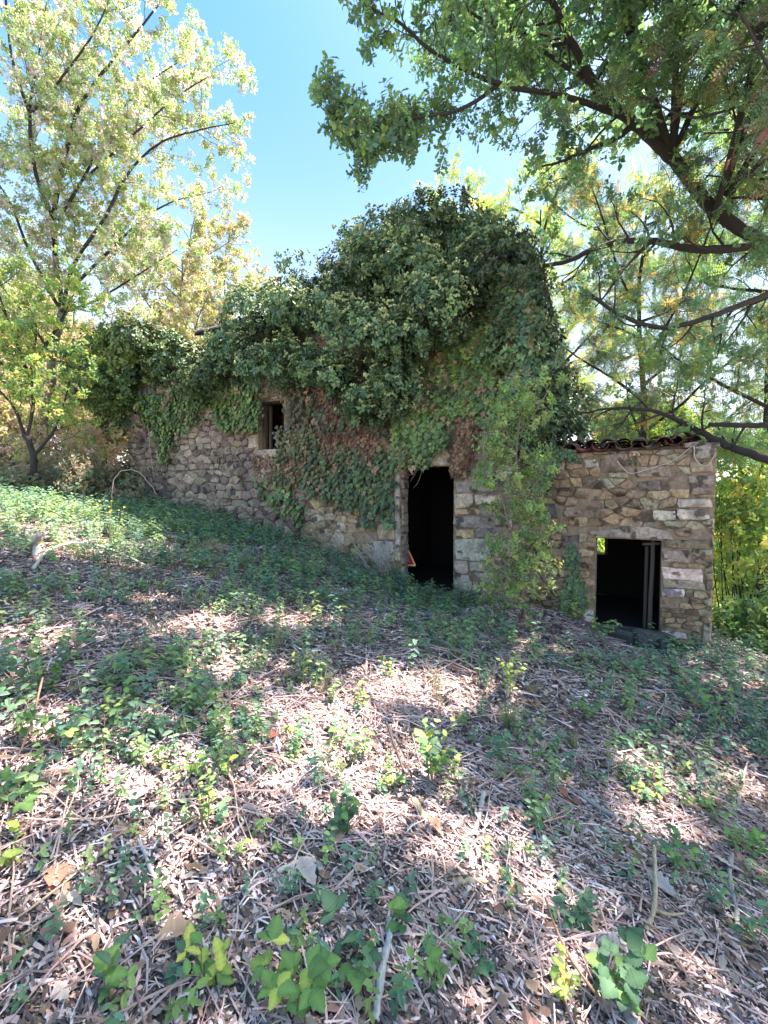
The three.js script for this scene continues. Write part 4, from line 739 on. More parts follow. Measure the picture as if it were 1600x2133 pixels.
// pillows of ivy: sprigs on the skin of many clumps, thinner inside
function ivyClumps(r, fol, umb, list, o) {
  for (const [c, rad, fl, lm] of list) {
    const n = (o.per ?? 150) * (rad / 0.35) * (rad / 0.35), sd = r() * 99, lum = lm ?? r.r(0.45, 1.3);
    for (let k = 0; k < n; k++) {
      const d = r.dir(); if (d.dot(FN) < -0.55 && d.y < 0.4) continue;
      const bump = 0.72 + 0.5 * vnoise(d.x * 2.4 + sd, d.y * 2.4 + d.z * 2 + sd, 7), rr = rad * bump * (r() < 0.75 ? r.r(0.85, 1.05) : r.r(0.3, 0.85)), p = c.clone().add(d.clone().multiply(V(1.15, 0.85, 1.0)).multiplyScalar(rr));
      const ax = d.clone().add(V(0, 0.35, 0)).addScaledVector(r.dir(), 0.45).normalize(), s = (o.size ?? 1) * r.r(0.8, 1.25);
      fol.add(p, ax, r.dir().add(V(0, 0.8, 0)).addScaledVector(FN, 0.4), s, vary(r, r.pick(o.tint ?? IVY), 0.3, 0.1).map((x) => x * lum));
      if (umb && d.y > -0.25 && rr > rad * 0.6 && r() < fl * 1.3) umb.add(p.clone(), ax, V(1, 0, 0), s * r.r(0.9, 1.35), vary(r, r.pick(UMB), 0.2));
    }
  }
}
function fillPoly(r, poly, step, holes = []) {
  let x0 = 1e9, x1 = -1e9, y0 = 1e9, y1 = -1e9; const out = [];
  for (const [x, y] of poly) { x0 = Math.min(x0, x); x1 = Math.max(x1, x); y0 = Math.min(y0, y); y1 = Math.max(y1, y); }
  for (let k = 0; k < 12000; k++) { const x = r.r(x0, x1), y = r.r(y0, y1); if (!inPoly(poly, x, y) || holes.some(([a, b, w, h]) => ((x - a) / w) ** 2 + ((y - b) / h) ** 2 < 1) || out.some(([a, b]) => (a - x) ** 2 + (b - y) ** 2 < step * step)) continue; out.push([x, y]); }
  return out;
}
{
  const r = rng(4001), T = thing('ivy', 'great flowering ivy billowing over the roof and front of the house', 'ivy', facade(-1.5, 0.8, 0.05)), fol = new Foliage(ivySprig, M.ivy, r), umb = new Foliage(umbelSprig, M.umbel, r);
  const top = [[470, 760], [500, 720], [560, 645], [590, 620], [645, 618], [700, 580], [765, 545], [820, 500], [850, 460], [890, 450], [960, 455], [1010, 480], [1035, 540], [1050, 600], [1060, 610], [1000, 560], [900, 610], [850, 590], [760, 640], [640, 660], [560, 700], [500, 745]];
  const mid = [[500, 700], [640, 640], [720, 600], [800, 570], [870, 570], [930, 590], [1000, 620], [1030, 650], [960, 680], [900, 700], [860, 780], [835, 850], [790, 862], [740, 830], [700, 770], [640, 770], [600, 790], [545, 780], [470, 790]];
  const list = [];
  for (const [x, y] of fillPoly(r, top, 36)) { const n = r.r(-0.9, 0.4); list.push([fat(x, y, n), r.r(0.24, 0.44), y > 560 ? 0.35 : 0.1]); }
  for (const [x, y] of fillPoly(r, mid, 47, [[680, 722, 62, 40], [875, 665, 44, 56], [965, 640, 46, 46], [765, 750, 44, 54], [600, 700, 40, 24], [780, 620, 50, 20], [540, 720, 40, 20]])) { const n = r.r(0.05, 0.6) * (y > 780 ? 0.5 : 1); list.push([fat(x, y, n), r.r(0.18, 0.32), 0.55]); }
  // bright tongues with many flower heads
  for (const [x, y, n, s] of [[545, 770, 0.45, 0.28], [600, 745, 0.5, 0.26], [650, 760, 0.55, 0.24], [720, 690, 0.75, 0.30], [770, 690, 0.75, 0.28], [820, 700, 0.7, 0.26], [900, 690, 0.6, 0.22], [905, 610, 0.7, 0.26], [860, 560, 0.6, 0.3], [930, 650, 0.6, 0.22], [790, 540, 0.5, 0.3], [760, 830, 0.4, 0.2], [750, 860, 0.35, 0.17], [700, 790, 0.45, 0.2], [820, 800, 0.4, 0.2], [480, 720, 0.4, 0.3], [520, 650, 0.35, 0.35], [600, 640, 0.5, 0.3], [680, 640, 0.6, 0.26], [605, 548, -0.2, 0.15], [740, 505, -0.4, 0.2]]) list.push([fat(x, y, n + 0.12), s, 0.75, 1.35]);
  ivyClumps(r, fol, umb, list, { per: 125, size: 0.86 });
  // old stems
  const g = new GB(), inv = T.matrixWorld.clone().invert();
  for (const a of [[[705, 1040], [700, 950], [690, 850], [700, 760]], [[690, 1060], [680, 960], [665, 860], [650, 780]], [[825, 960], [828, 880], [820, 800]], [[865, 830], [900, 780], [950, 690], [965, 640]], [[770, 1040], [760, 950], [740, 870]], [[860, 990], [850, 930], [845, 860]], [[955, 860], [975, 780], [1000, 700]], [[760, 640], [790, 700], [800, 780]]]) { const p = spline(a.map(([x, y], k) => fat(x, y, 0.05 + r() * 0.05 + 0.03 * k)), 12).map((q) => q.addScaledVector(r.dir(), 0.012).applyMatrix4(inv)); g.tube(p, r.r(0.008, 0.018), 0.006, 5, [0.24, 0.18, 0.13]); }
  part('stem', g.geo(true), M.twig, T).userData.kind = 'stuff';
  fol.bake('foliage', T); umb.bake('flowers', T);
}
{ // ivy lying flat on the wall
  const r = rng(4101), T = thing('wall_ivy', 'flat leafy ivy creeping down the house wall round window and doorway', 'ivy', facade(-1, 0.9, 0.03)), fol = new Foliage(flatIvy, M.ivy, r);
  const lay = (poly, dens, tint, n0 = 0.03, n1 = 0.12, holes = [], soft = 0.35) => {
    const xs = poly.map((p) => p[0]), ys = poly.map((p) => p[1]), x0 = Math.min(...xs), x1 = Math.max(...xs), y0 = Math.min(...ys), y1 = Math.max(...ys), N = (x1 - x0) * (y1 - y0) * dens;
    for (let k = 0; k < N; k++) {
      const x = r.r(x0, x1), y = r.r(y0, y1);
      if (!inPoly(poly, x + r.n() * 18, y + r.n() * 22) || vnoise(x / 24, y / 24, 13) * 0.7 + vnoise(x / 9, y / 9, 14) * 0.3 < soft || holes.some(([a, b, w, h]) => ((x - a) / w) ** 2 + ((y - b) / h) ** 2 < 1)) continue;
      const n = r.r(n0, n1); fol.add(fat(x, y, n), V(r.n() * 0.5, -1, 0).addScaledVector(FN, 0.2).applyAxisAngle(V(0, 1, 0), FTURN), FN.clone().add(V(r.n() * 0.3, 0.35, 0)), r.r(0.65, 1.65), r() < 0.08 ? vary(r, [0.30, 0.19, 0.11], 0.3) : vary(r, r.pick(tint), 0.42, 0.14));
    }
  };
  const lite = [[0.140, 0.224, 0.063], [0.112, 0.189, 0.056], [0.182, 0.252, 0.070], [0.084, 0.154, 0.056]];
  lay([[440, 700], [520, 700], [530, 790], [535, 850], [545, 850], [532, 895], [500, 890], [462, 890], [445, 820]], 0.081, lite, 0.03, 0.2, [], 0.12);
  lay([[960, 690], [1040, 640], [1075, 700], [1050, 790], [1040, 850], [970, 850], [930, 880], [880, 870], [830, 860], [900, 740]], 0.062, lite, 0.02, 0.14, [[1046, 760, 20, 75], [905, 885, 30, 20], [975, 890, 34, 30]], 0.2);
  lay([[1030, 560], [1100, 560], [1115, 700], [1100, 860], [1050, 870], [1055, 700], [1030, 640]], 0.081, IVY, 0.05, 0.3, [[1046, 760, 20, 80]], 0.12);
  lay([[640, 960], [700, 930], [780, 940], [820, 980], [820, 1050], [770, 1060], [700, 1050], [650, 1010]], 0.022, [[0.07, 0.12, 0.045], [0.10, 0.15, 0.05], [0.05, 0.08, 0.035]], 0.02, 0.12, [], 0.3);
  lay([[820, 880], [900, 880], [930, 910], [900, 940], [850, 965], [826, 970]], 0.062, lite, 0.04, 0.18, [], 0.15);
  lay([[590, 900], [700, 880], [720, 1000], [640, 1010], [560, 990]], 0.028, [[0.140, 0.154, 0.063], [0.098, 0.126, 0.056], [0.168, 0.140, 0.056]], 0.02, 0.08, [], 0.42);
  lay([[300, 860], [410, 790], [440, 830], [400, 880], [360, 900], [355, 970], [340, 970], [330, 890]], 0.043, lite, 0.02, 0.15, [], 0.22);
  lay([[590, 780], [900, 700], [960, 800], [860, 900], [700, 900], [600, 880]], 0.02, [[0.084, 0.098, 0.049], [0.070, 0.084, 0.042], [0.140, 0.112, 0.063]], 0.02, 0.16, [], 0.32);
  lay([[525, 1000], [640, 1000], [660, 1110], [560, 1060]], 0.019, lite, 0.02, 0.06, [], 0.5);
  lay([[740, 1000], [826, 1000], [820, 1100], [760, 1090]], 0.019, IVY, 0.02, 0.06, [], 0.5);
  const g = new GB(), inv = T.matrixWorld.clone().invert();
  for (let k = 0; k < 46; k++) { const x = r.r(450, 1030), y = r.r(800, 930), a = [0, 1, 2, 3].map((q) => fat(x + r.n() * 16 * q, y + q * r.r(18, 48), 0.07 + r() * 0.06).applyMatrix4(inv)); if ((x > 800 && x < 960) || (x > 490 && x < 620)) continue; g.tube(spline(a, 9), 0.006, 0.003, 4, vary(r, [0.30, 0.22, 0.15]), false); }
  part('stem', g.geo(true), M.twig, T).userData.kind = 'stuff';
  fol.build('foliage', T);
}
{ // dry, brown ivy: one curtain after another
  const curtain = (seed, label, poly, dens, n1 = 0.14) => {
    const r = rng(seed), xs = poly.map((p) => p[0]), ys = poly.map((p) => p[1]), x0 = Math.min(...xs), x1 = Math.max(...xs), y0 = Math.min(...ys), y1 = Math.max(...ys), T = thing('dead_ivy', label, 'dead ivy', fat((x0 + x1) / 2, y1, 0.02), 0, 'curtains of dead brown ivy'), fol = new Foliage(flatIvy, M.leaf, r), g = new GB(), inv = T.matrixWorld.clone().invert();
    for (let k = 0; k < (x1 - x0) * (y1 - y0) * dens; k++) { const x = r.r(x0, x1), y = r.r(y0, y1); if (!inPoly(poly, x, y) || vnoise(x / 9, y / 14, 17) < 0.3) continue; fol.add(fat(x, y, r.r(0.03, n1)), V(r.n() * 0.4, -1, 0), FN.clone().add(V(r.n() * 0.5, r.n() * 0.5, 0)), r.r(0.6, 1.0), vary(r, r.pick([[0.34, 0.20, 0.12], [0.26, 0.14, 0.085], [0.44, 0.28, 0.17], [0.20, 0.11, 0.07], [0.5, 0.33, 0.2]]), 0.2, 0.1)); }
    for (let k = 0; k < 26; k++) { const x = r.r(x0, x1), y = r.r(y0, (y0 + y1) / 2), a = [0, 1, 2, 3].map((q) => fat(x + r.n() * 14 * q / 3, Math.min(y1, y + q * r.r(12, 34)), 0.03 + r() * 0.1).applyMatrix4(inv)); g.tube(spline(a, 7), 0.005, 0.002, 3, [0.30, 0.19, 0.12], false); }
    part('stem', g.geo(true), M.twig, T).userData.kind = 'stuff'; fol.build('dry_leaves', T);
  };
  curtain(4201, 'wide rusty curtain of dead ivy hanging between window and doorway', [[655, 800], [735, 800], [745, 870], [730, 960], [700, 975], [672, 940], [660, 870]], 0.07);
  curtain(4202, 'small patch of brown ivy leaves low down left of the doorway', [[740, 900], [785, 900], [790, 940], [770, 960], [745, 960]], 0.08);
  curtain(4203, 'narrow brown ivy strip running down beside the lintel right of the doorway', [[955, 815], [985, 815], [985, 880], [975, 960], [955, 990], [942, 985], [952, 900]], 0.14);
  curtain(4204, 'scattered dead ivy under the window sill', [[520, 945], [620, 950], [640, 1000], [540, 1000]], 0.03, 0.06);
}
{ // hanging rootlets in the door head
  const r = rng(4301), T = thing('hanging_roots', 'pale rootlets hanging from the lintel into the dark doorway', 'roots', fat(890, 972, 0));
  const inv = T.matrixWorld.clone().invert();
  for (const [a, q] of [[[[868, 965], [862, 985], [850, 990], [832, 988]], 0.006], [[[866, 968], [866, 985], [860, 995], [855, 1003]], 0.005], [[[880, 965], [878, 985], [870, 1005], [862, 1017]], 0.005]]) { const g = new GB(); g.tube(spline(a.map(([x, y]) => fat(x, y, q > 0.0055 ? -0.1 : 0.03)), 10).map((p) => p.addScaledVector(r.dir(), 0.004).applyMatrix4(inv)), q, q * 0.5, 5, [0.26, 0.21, 0.16]); part('root', g.geo(true), M.twig, T); }
}
{ // overgrown left end: shrubby ivy, lit on top
  const r = rng(4401), T = thing('ivy', 'pale sunlit ivy shrub covering the low left end of the house', 'ivy', facade(-6.5, 1.4, 0.1)), fol = new Foliage(ivySprig, M.ivy, r), list = [];
  for (const [x, y] of fillPoly(r, [[170, 760], [230, 715], [310, 705], [390, 740], [430, 790], [420, 830], [340, 860], [270, 850], [215, 840]], 26)) list.push([fat(x, y, r.r(-0.9, 0.5)), r.r(0.3, 0.48), 0]);
  for (const [x, y] of fillPoly(r, [[215, 840], [270, 850], [265, 910], [235, 900]], 26)) list.push([fat(x, y, r.r(-0.2, 0.2)), r.r(0.2, 0.3), 0]);
  ivyClumps(r, fol, null, list, { per: 120, size: 1.15, tint: [[0.154, 0.238, 0.070], [0.112, 0.196, 0.070], [0.210, 0.280, 0.084], [0.084, 0.154, 0.070]] });
  fol.build('foliage', T);
}
{ // ivy column right of the house corner, standing free as a bush beside and behind the shed
  const r = rng(4501), T = thing('ivy', 'tall dark ivy column hanging down the right corner of the house', 'ivy', facade(1.7, 0.3, -0.6)), fol = new Foliage(ivySprig, M.ivy, r), umb = new Foliage(umbelSprig, M.umbel, r), list = [];
  for (const [x, y] of fillPoly(r, [[1045, 500], [1070, 560], [1085, 640], [1115, 720], [1140, 790], [1165, 860], [1180, 920], [1110, 930], [1080, 860], [1060, 700], [1045, 580]], 26)) list.push([fat(x, y, r.r(-1.1, 0.1)), r.r(0.2, 0.34), 0.05]);
  for (const [x, y] of [[1088, 530], [1100, 580], [1110, 630], [1120, 680], [1132, 730], [1146, 790]]) list.push([fat(x, y, r.r(-1.4, -0.8)), r.r(0.17, 0.25), 0.05]);
  ivyClumps(r, fol, umb, list, { per: 120, tint: [...IVY, [0.09, 0.14, 0.05]] });
  const g = new GB(), inv = T.matrixWorld.clone().invert();
  for (const a of [[[1120, 960], [1110, 850], [1095, 700], [1090, 560]], [[1140, 960], [1150, 860], [1130, 740], [1105, 620]]]) g.tube(spline(a.map(([x, y]) => fat(x, y, -0.5)), 12).map((q) => q.addScaledVector(r.dir(), 0.02).applyMatrix4(inv)), 0.06, 0.03, 7, BARK);
  part('stem', g.geo(true), M.twig, T).userData.kind = 'stuff'; fol.bake('foliage', T); umb.bake('flowers', T);
}
{ // ivy strands on the shed front
  const r = rng(4601), T = thing('ivy', 'thin dark ivy strands climbing the shed wall left of its doorway', 'ivy', fat(1195, 1260, 0.05)), fol = new Foliage(flatIvy, M.ivy, r);
  for (const a of [[[1215, 1255], [1200, 1210], [1190, 1165], [1192, 1140]], [[1175, 1290], [1180, 1240], [1196, 1200]], [[1140, 1000], [1150, 960], [1165, 945], [1200, 950]], [[1120, 1020], [1140, 980], [1120, 950]]]) { const p = spline(a.map(([x, y]) => fat(x, y, 0.06)), 40); for (const q of p) for (let k = 0; k < 2; k++) fol.add(q.clone().addScaledVector(r.dir(), 0.04), V(r.n() * 0.4, -1, 0), FN.clone().add(V(r.n() * 0.3, 0.3, 0)), r.r(0.6, 0.95), vary(r, r.pick(IVY), 0.25)); }
  fol.build('foliage', T);
}
// sapling in front of the wall between the two doorways
{
  const r = rng(4701), base = hit(1090, 1292), d = base.clone().sub(EYE).dot(V(0, 0, -1)), T = thing('robinia_sapling', 'feathery green robinia sapling growing between the two doorways', 'sapling', base), gb = new GB(), fol = new Foliage(broadSprig, M.thin, r), D = 5.35;
  const o = { len: 0.42, step: 0.06, depth: 0, leaves: 2, rad: 0.006, from: 0.1, up: 0.05, spread: 1.0, forward: 0.35, lift: -0.03, wander: 0.3, gaps: false, size: 0.52, tint: [[0.274, 0.443, 0.126], [0.219, 0.366, 0.114], [0.355, 0.506, 0.136], [0.192, 0.304, 0.114], [0.437, 0.506, 0.136]], bare: 0.1 };
  const trunk = [base, at(1088, 1230, D), at(1080, 1130, D), at(1085, 1050, D), at(1075, 960, D), at(1085, 860, D), at(1095, 800, D)];
  limb(r, T, gb, fol, trunk, 0.028, 0.01, { ...o, from: 0.08, bark: [0.2, 0.16, 0.12] }, 'trunk');
  for (const a of [[[1080, 1130, D], [1060, 1090, D - 0.1], [1035, 1000, D - 0.1], [1010, 930, D]], [[1085, 1050, D], [1120, 1000, D], [1150, 960, D]], [[1078, 960, D], [1050, 880, D], [1040, 820, D]], [[1085, 900, D], [1120, 850, D + 0.1], [1150, 800, D + 0.2]], [[1082, 1180, D], [1120, 1120, D - 0.1], [1130, 1080, D - 0.1]], [[1088, 1230, D], [1055, 1190, D - 0.1], [1050, 1150, D]]]) limb(r, T, gb, fol, lineOf(a), 0.012, 0.004, { ...o, len: 0.3, step: 0.075, bark: [0.2, 0.16, 0.12] });
  finishTree(T, gb, fol);
}
// ---------------------------------------------------------------- floor of the clearing: litter, herbs, single plants, leaves and sticks
const up = (x, z) => { const e = 0.05, a = groundAt(x + e, z) - groundAt(x - e, z), b = groundAt(x, z + e) - groundAt(x, z - e); return V(-a / (2 * e), 1, -b / (2 * e)).normalize(); };
const inWall = (x, z) => { const p = V(x, 0, z).sub(FO), u = p.dot(FU), n = p.dot(FN); return u > LEFT - 0.1 && u < SHED_R + 0.05 && n < 0.02 && n > -5.3; };
const grow = (r, fol, n, place, size, tint, ok, lift = 0) => {
  for (let k = 0; k < n; k++) {
    const p = place(r); if (!p) continue;
    const [x, z] = p; if (inWall(x, z) || (ok && !ok(x, z))) continue;
    const a = r() * 6.28, N = up(x, z), t = V(Math.cos(a), 0, Math.sin(a)).cross(N).normalize();
    _m.makeBasis(V().crossVectors(N, t), N, t).scale(V(1, 1, 1).multiplyScalar(size * r.r(0.75, 1.3))).setPosition(x, groundAt(x, z) + lift, z);
    const q = Math.floor(r() * fol.variants.length), set = fol.sets[q]; for (let i = 0; i < 16; i++) set.m.push(_m.elements[i]); const c = vary(r, r.pick(tint), 0.2, 0.06); set.c.push(...c);
  }
};
// spread evenly over the picture's floor: dense near the camera, sparser far off
const wedge = (y0, y1, pad = 60) => (r) => { const p = hit(r.r(-pad, 1600 + pad), r.r(y0, y1)); return p.distanceTo(EYE) < 30 ? [p.x, p.z] : null; };
const disc = (d0, d1) => (r) => { const a = r.r(-0.98, 0.98), d = Math.sqrt(r.r(d0 * d0, d1 * d1)); return [Math.sin(a) * d, -Math.cos(a) * d]; };
const box2 = (x0, x1, z0, z1) => (r) => [r.r(x0, x1), r.r(z0, z1)];
const leafy = (x, z) => fbm(x * 0.9 + 5, z * 0.9 + 9, 21, 3);           // where herbs grow
const STEP = fat(1315, 1330, 0.35);
const farHerb = (x, z) => { if ((x - STEP.x) ** 2 + (z - STEP.z) ** 2 < 0.42) return 0.12; const p = V(x, 0, z).sub(FO), n = p.dot(FN), u = p.dot(FU); return smooth(3.4, 1.6, n) * smooth(2.2, 0.6, u) * 0.9 + smooth(-1.6, -3.4, x) * smooth(-4.2, -5.8, z) + 0.75 * smooth(1.6, 2.8, x) * smooth(-2.6, -3.4, z) * smooth(-7, -5, z); };
const CRUMB = [[0.50, 0.33, 0.27], [0.42, 0.25, 0.20], [0.56, 0.42, 0.35], [0.30, 0.19, 0.15]];
const CHIP = [[0.702, 0.542, 0.529], [0.608, 0.470, 0.469], [0.702, 0.576, 0.569], [0.539, 0.403, 0.389], [0.702, 0.499, 0.429], [0.444, 0.317, 0.299]];
{
  const r = rng(5001);
  // dead chips and shreds, each a bent sliver; one joined mesh
  const runs = [[84000, 0.75, 3.3, 1.1], [80000, 3.1, 7.5, 1.7], [16000, 7, 12, 2.6]], N = runs.reduce((q, x) => q + x[0], 0), Pn = new Float32Array(N * 18), Cn = new Float32Array(N * 18), In = [];
  let v = 0;
  for (const [n, d0, d1, sc] of runs) for (let k = 0; k < n; k++) {
    const [x, z] = disc(d0, d1)(r); if (inWall(x, z)) continue;
    const patch = fbm(x * 1.3 + 40, z * 1.3 + 12, 61, 3), long = r(), L = sc * (long < 0.05 ? r.r(0.07, 0.16) : long < 0.3 ? r.r(0.03, 0.07) : r.r(0.008, 0.032)), w = sc * (long < 0.3 ? r.r(0.0014, 0.0042) : r.r(0.002, 0.0068)), a = r() < 0.3 ? 0.9 + r.n() * 0.5 : r() * 3.1416;
    const dx = Math.cos(a), dz = Math.sin(a), tilt = r.n() * (long < 0.3 ? 0.16 : 0.4), roll = r.n() * 0.9, y = groundAt(x, z) + sc * (0.003 + r() * r() * 0.022);
    const crumb = long > 0.62; const k1 = (r() < 0.42 ? r.r(0.07, 0.34) : r.r(0.6, 1.3)) * (0.6 + 0.85 * patch), c = vary(r, r.pick(crumb && r() < 0.5 ? CRUMB : CHIP), 0.1, 0.08).map((q) => Math.min(0.85, q * k1)), bend = r.n() * 0.12 * L;
    for (const [t, ww] of [[-0.5, r.r(0.4, 1)], [0, 1], [0.5, r.r(0.3, 0.9)]]) for (const s of [-1, 1]) {
      const o = v * 3, b = t ? 0 : bend;
      Pn[o] = x + dx * L * t - dz * (w * ww * s + b); Pn[o + 1] = y + tilt * L * t + (t ? 0 : 0.06 * L) + s * w * ww * roll; Pn[o + 2] = z + dz * L * t + dx * (w * ww * s + b);
      Cn[o] = c[0]; Cn[o + 1] = c[1]; Cn[o + 2] = c[2]; v++;
    }
    const q = v - 6; In.push(q, q + 2, q + 1, q + 1, q + 2, q + 3, q + 2, q + 4, q + 3, q + 3, q + 4, q + 5);
  }
  const cg = new THREE.BufferGeometry();
  cg.setAttribute('position', new THREE.BufferAttribute(Pn.slice(0, v * 3), 3)); cg.setAttribute('color', new THREE.BufferAttribute(Cn.slice(0, v * 3), 3)); cg.setIndex(In);
  tag(part('chip_litter', cg, M.litter), 'grey shreds of dead stalks and chips strewn over the slope', null, null, 'stuff'); TRIS += In.length / 3;
  const s = new Foliage(stalkSet, M.litter, r);
  grow(r, s, 300, disc(0.8, 3.4), 0.85, CHIP); grow(r, s, 260, disc(3, 7), 1.1, CHIP);
  s.bake('dead_stalks', scene, 'long dry stalks lying criss-cross in the litter');
  const d = new Foliage(dryLeafSet, M.leaf, r), brown = [[0.38, 0.26, 0.19], [0.28, 0.17, 0.12], [0.48, 0.38, 0.30], [0.54, 0.45, 0.39], [0.24, 0.15, 0.11], [0.44, 0.26, 0.20], [0.46, 0.42, 0.38]];
  grow(r, d, 430, disc(0.8, 3.4), 0.85, brown); grow(r, d, 1000, disc(3, 8), 1.0, brown, (x, z) => x > -3); grow(r, d, 900, box2(1, 5.5, -5.6, -2), 1, brown);
  d.bake('dry_leaf_litter', scene, 'small brown dead leaves among the chips');
}
{
  const r = rng(5101), h = new Foliage(herbSprig, M.leaf, r), blue = [[0.146, 0.302, 0.166], [0.117, 0.254, 0.156], [0.176, 0.332, 0.156], [0.215, 0.351, 0.137], [0.137, 0.293, 0.186]], lite = [[0.254, 0.410, 0.117], [0.195, 0.332, 0.117], [0.332, 0.468, 0.137]];
  grow(r, h, 12500, box2(-10, 1.6, -11, -3.4), 1.05, [...blue, ...lite], (x, z) => r() < farHerb(x, z) * (0.22 + 1.0 * smooth(0.40, 0.60, 0.6 * leafy(x, z) + 0.4 * leafy(x * 2.6 + 7, z * 2.6))));
  grow(r, h, 2300, box2(1.2, 6.5, -5.8, -2.2), 0.95, blue, (x, z) => r() < farHerb(x, z) * smooth(0.35, 0.55, leafy(x, z)));
  grow(r, h, 1500, disc(2.2, 5), 0.75, [...blue, ...lite], (x, z) => leafy(x * 1.6, z * 1.6) > 0.53);
  grow(r, h, 420, disc(1.2, 2.6), 0.55, [...blue, ...lite], (x, z) => leafy(x * 2.2, z * 2.2) > 0.55);
  grow(r, h, 1500, box2(-5.5, -0.9, -5.4, -2.0), 0.85, [...blue, ...lite], (x, z) => leafy(x * 1.5 + 3, z * 1.5) > 0.5 && r() < 0.8);
  h.bake('ground_herbs', scene, 'low green nettles and brambles carpeting the slope');
  const b = new Foliage(herbSprig, M.leaf, r);
  grow(r, b, 2600, box2(4.6, 9, -7, -2), 1.4, lite); grow(r, b, 1500, box2(-16, -6, -16, -9), 1.8, [[0.30, 0.25, 0.12], [0.2, 0.2, 0.08]]);
  b.build('undergrowth', scene, 'sunlit undergrowth beside the shed and on the bank');
  const g = new Foliage(grassSet, M.thin, r);
  grow(r, g, 260, box2(-7, 2, -8.5, -3), 1.2, [[0.20, 0.24, 0.09], [0.26, 0.25, 0.12]], (x, z) => leafy(x, z) > 0.5); grow(r, g, 900, box2(-14, -5, -14, -9), 1.7, [[0.34, 0.27, 0.15], [0.28, 0.22, 0.13]]);
  g.build('grass', scene, 'wisps of grass among the herbs and dry grass on the bank');
}
// leaves big enough to pick out: shared shapes
function bigLeaf(r, o) {                               // along +y, faces +z; unit length
  const g = new GB(), n = o.n ?? 9, w = o.w ?? 0.62, c = [1, 1, 1], mid = [], L = [], R = [], dr = o.droop ?? 0.18, fold = o.fold ?? 0.16, curl = o.curl ?? 0;
  for (let k = 0; k <= n; k++) {
    const t = k / n, prof = o.oak ? Math.pow(Math.sin(Math.PI * Math.pow(t, 1.15)), 0.8) * (0.84 + 0.2 * Math.cos(k * 1.5708 + 0.6)) * (0.62 + 0.5 * t) : Math.pow(Math.sin(Math.PI * Math.pow(t, o.peak ?? 0.72)), 0.85) * (1 + (o.teeth ?? 0.08) * (k % 2 ? 1 : -1));
    const hw = Math.max(0, prof) * w * 0.5, z = -dr * t * t + r.n() * 0.008, e = 1 + r.n() * 0.08;
    const sh = (k % 2 ? (o.oak ? 0.93 : 0.8) : 1.08) * (1 + r.n() * 0.08), cc = [sh, sh, sh * 0.97];
    mid.push(g.v(r.n() * 0.004, t, z + (o.oak ? -0.015 : 0.012 * (k % 2)), o.oak ? [0.8, 0.78, 0.75] : [1.38, 1.28, 1.15])); L.push(g.v(-hw * e, t + (o.oak ? 0.03 : 0.02) * (k % 2), z + hw * fold * 2 + curl * hw * hw * 4 + r.n() * (o.oak ? 0.008 : 0.022) - (o.oak ? 0 : 0.02) * (k % 2), cc)); R.push(g.v(hw * e, t + 0.02 * (k % 2), z + hw * fold * 2 + curl * hw * hw * 4 + r.n() * (o.oak ? 0.008 : 0.022) - (o.oak ? 0 : 0.02) * (k % 2), cc));
  }
  for (let k = 0; k < n; k++) { g.t(mid[k], L[k + 1], L[k]); g.t(mid[k], mid[k + 1], L[k + 1]); g.t(mid[k], R[k], R[k + 1]); g.t(mid[k], R[k + 1], mid[k + 1]); }
  g.tube([V(0, -0.12, 0.02), V(0, 0.02, 0)], 0.012, 0.01, 3, [0.9, 0.9, 0.8], false);
  return g.geo(true);
}
const rL = rng(5201);
const bramble = Array.from({ length: 4 }, () => bigLeaf(rL, { n: 13, w: 0.72, teeth: 0.09, droop: rL.r(0.08, 0.25), fold: rL.r(0.05, 0.2) }));
const ovate = Array.from({ length: 4 }, () => bigLeaf(rL, { n: 8, w: 0.55, teeth: 0, droop: rL.r(0.05, 0.25), fold: rL.r(0.08, 0.25), peak: 0.8 }));
const oakFallen = Array.from({ length: 5 }, () => bigLeaf(rL, { n: 16, w: 0.72, oak: true, droop: rL.r(-0.12, 0.15), fold: rL.r(-0.1, 0.2), curl: rL.r(-0.3, 0.6) }));
const leafMat = (c, t = 0.35) => phys({ name: 'leaf', vertexColors: true, color: new THREE.Color().setRGB(...c), transmission: t, roughness: 0.95, thickness: 0 });
const PAL = { green: [[0.135, 0.270, 0.068], [0.115, 0.230, 0.068], [0.162, 0.311, 0.081]], dark: [[0.068, 0.162, 0.081], [0.081, 0.182, 0.095], [0.061, 0.142, 0.081]], lime: [[0.351, 0.459, 0.095], [0.270, 0.392, 0.081], [0.446, 0.513, 0.108]], pale: [[0.540, 0.600, 0.270], [0.405, 0.513, 0.162], [0.600, 0.600, 0.378]], yellow: [[0.600, 0.600, 0.135], [0.600, 0.600, 0.135]] };
for (const k of Object.keys(PAL)) PAL[k] = PAL[k].map((c) => leafMat(c));
const stemMat = { green: std({ name: 'green stem', color: new THREE.Color().setRGB(0.16, 0.2, 0.08) }), red: std({ name: 'red stem', color: new THREE.Color().setRGB(0.42, 0.13, 0.07) }), brown: std({ name: 'brown stem', color: new THREE.Color().setRGB(0.2, 0.15, 0.12) }) };
function putLeaf(r, T, shapes, mats, p, ax, nm, L) {
  const m = new THREE.Mesh(r.pick(shapes), r.pick(mats)); m.name = 'leaf'; m.castShadow = m.receiveShadow = true;
  m.applyMatrix4(basis(p, ax, nm, L)); T.add(m);
}
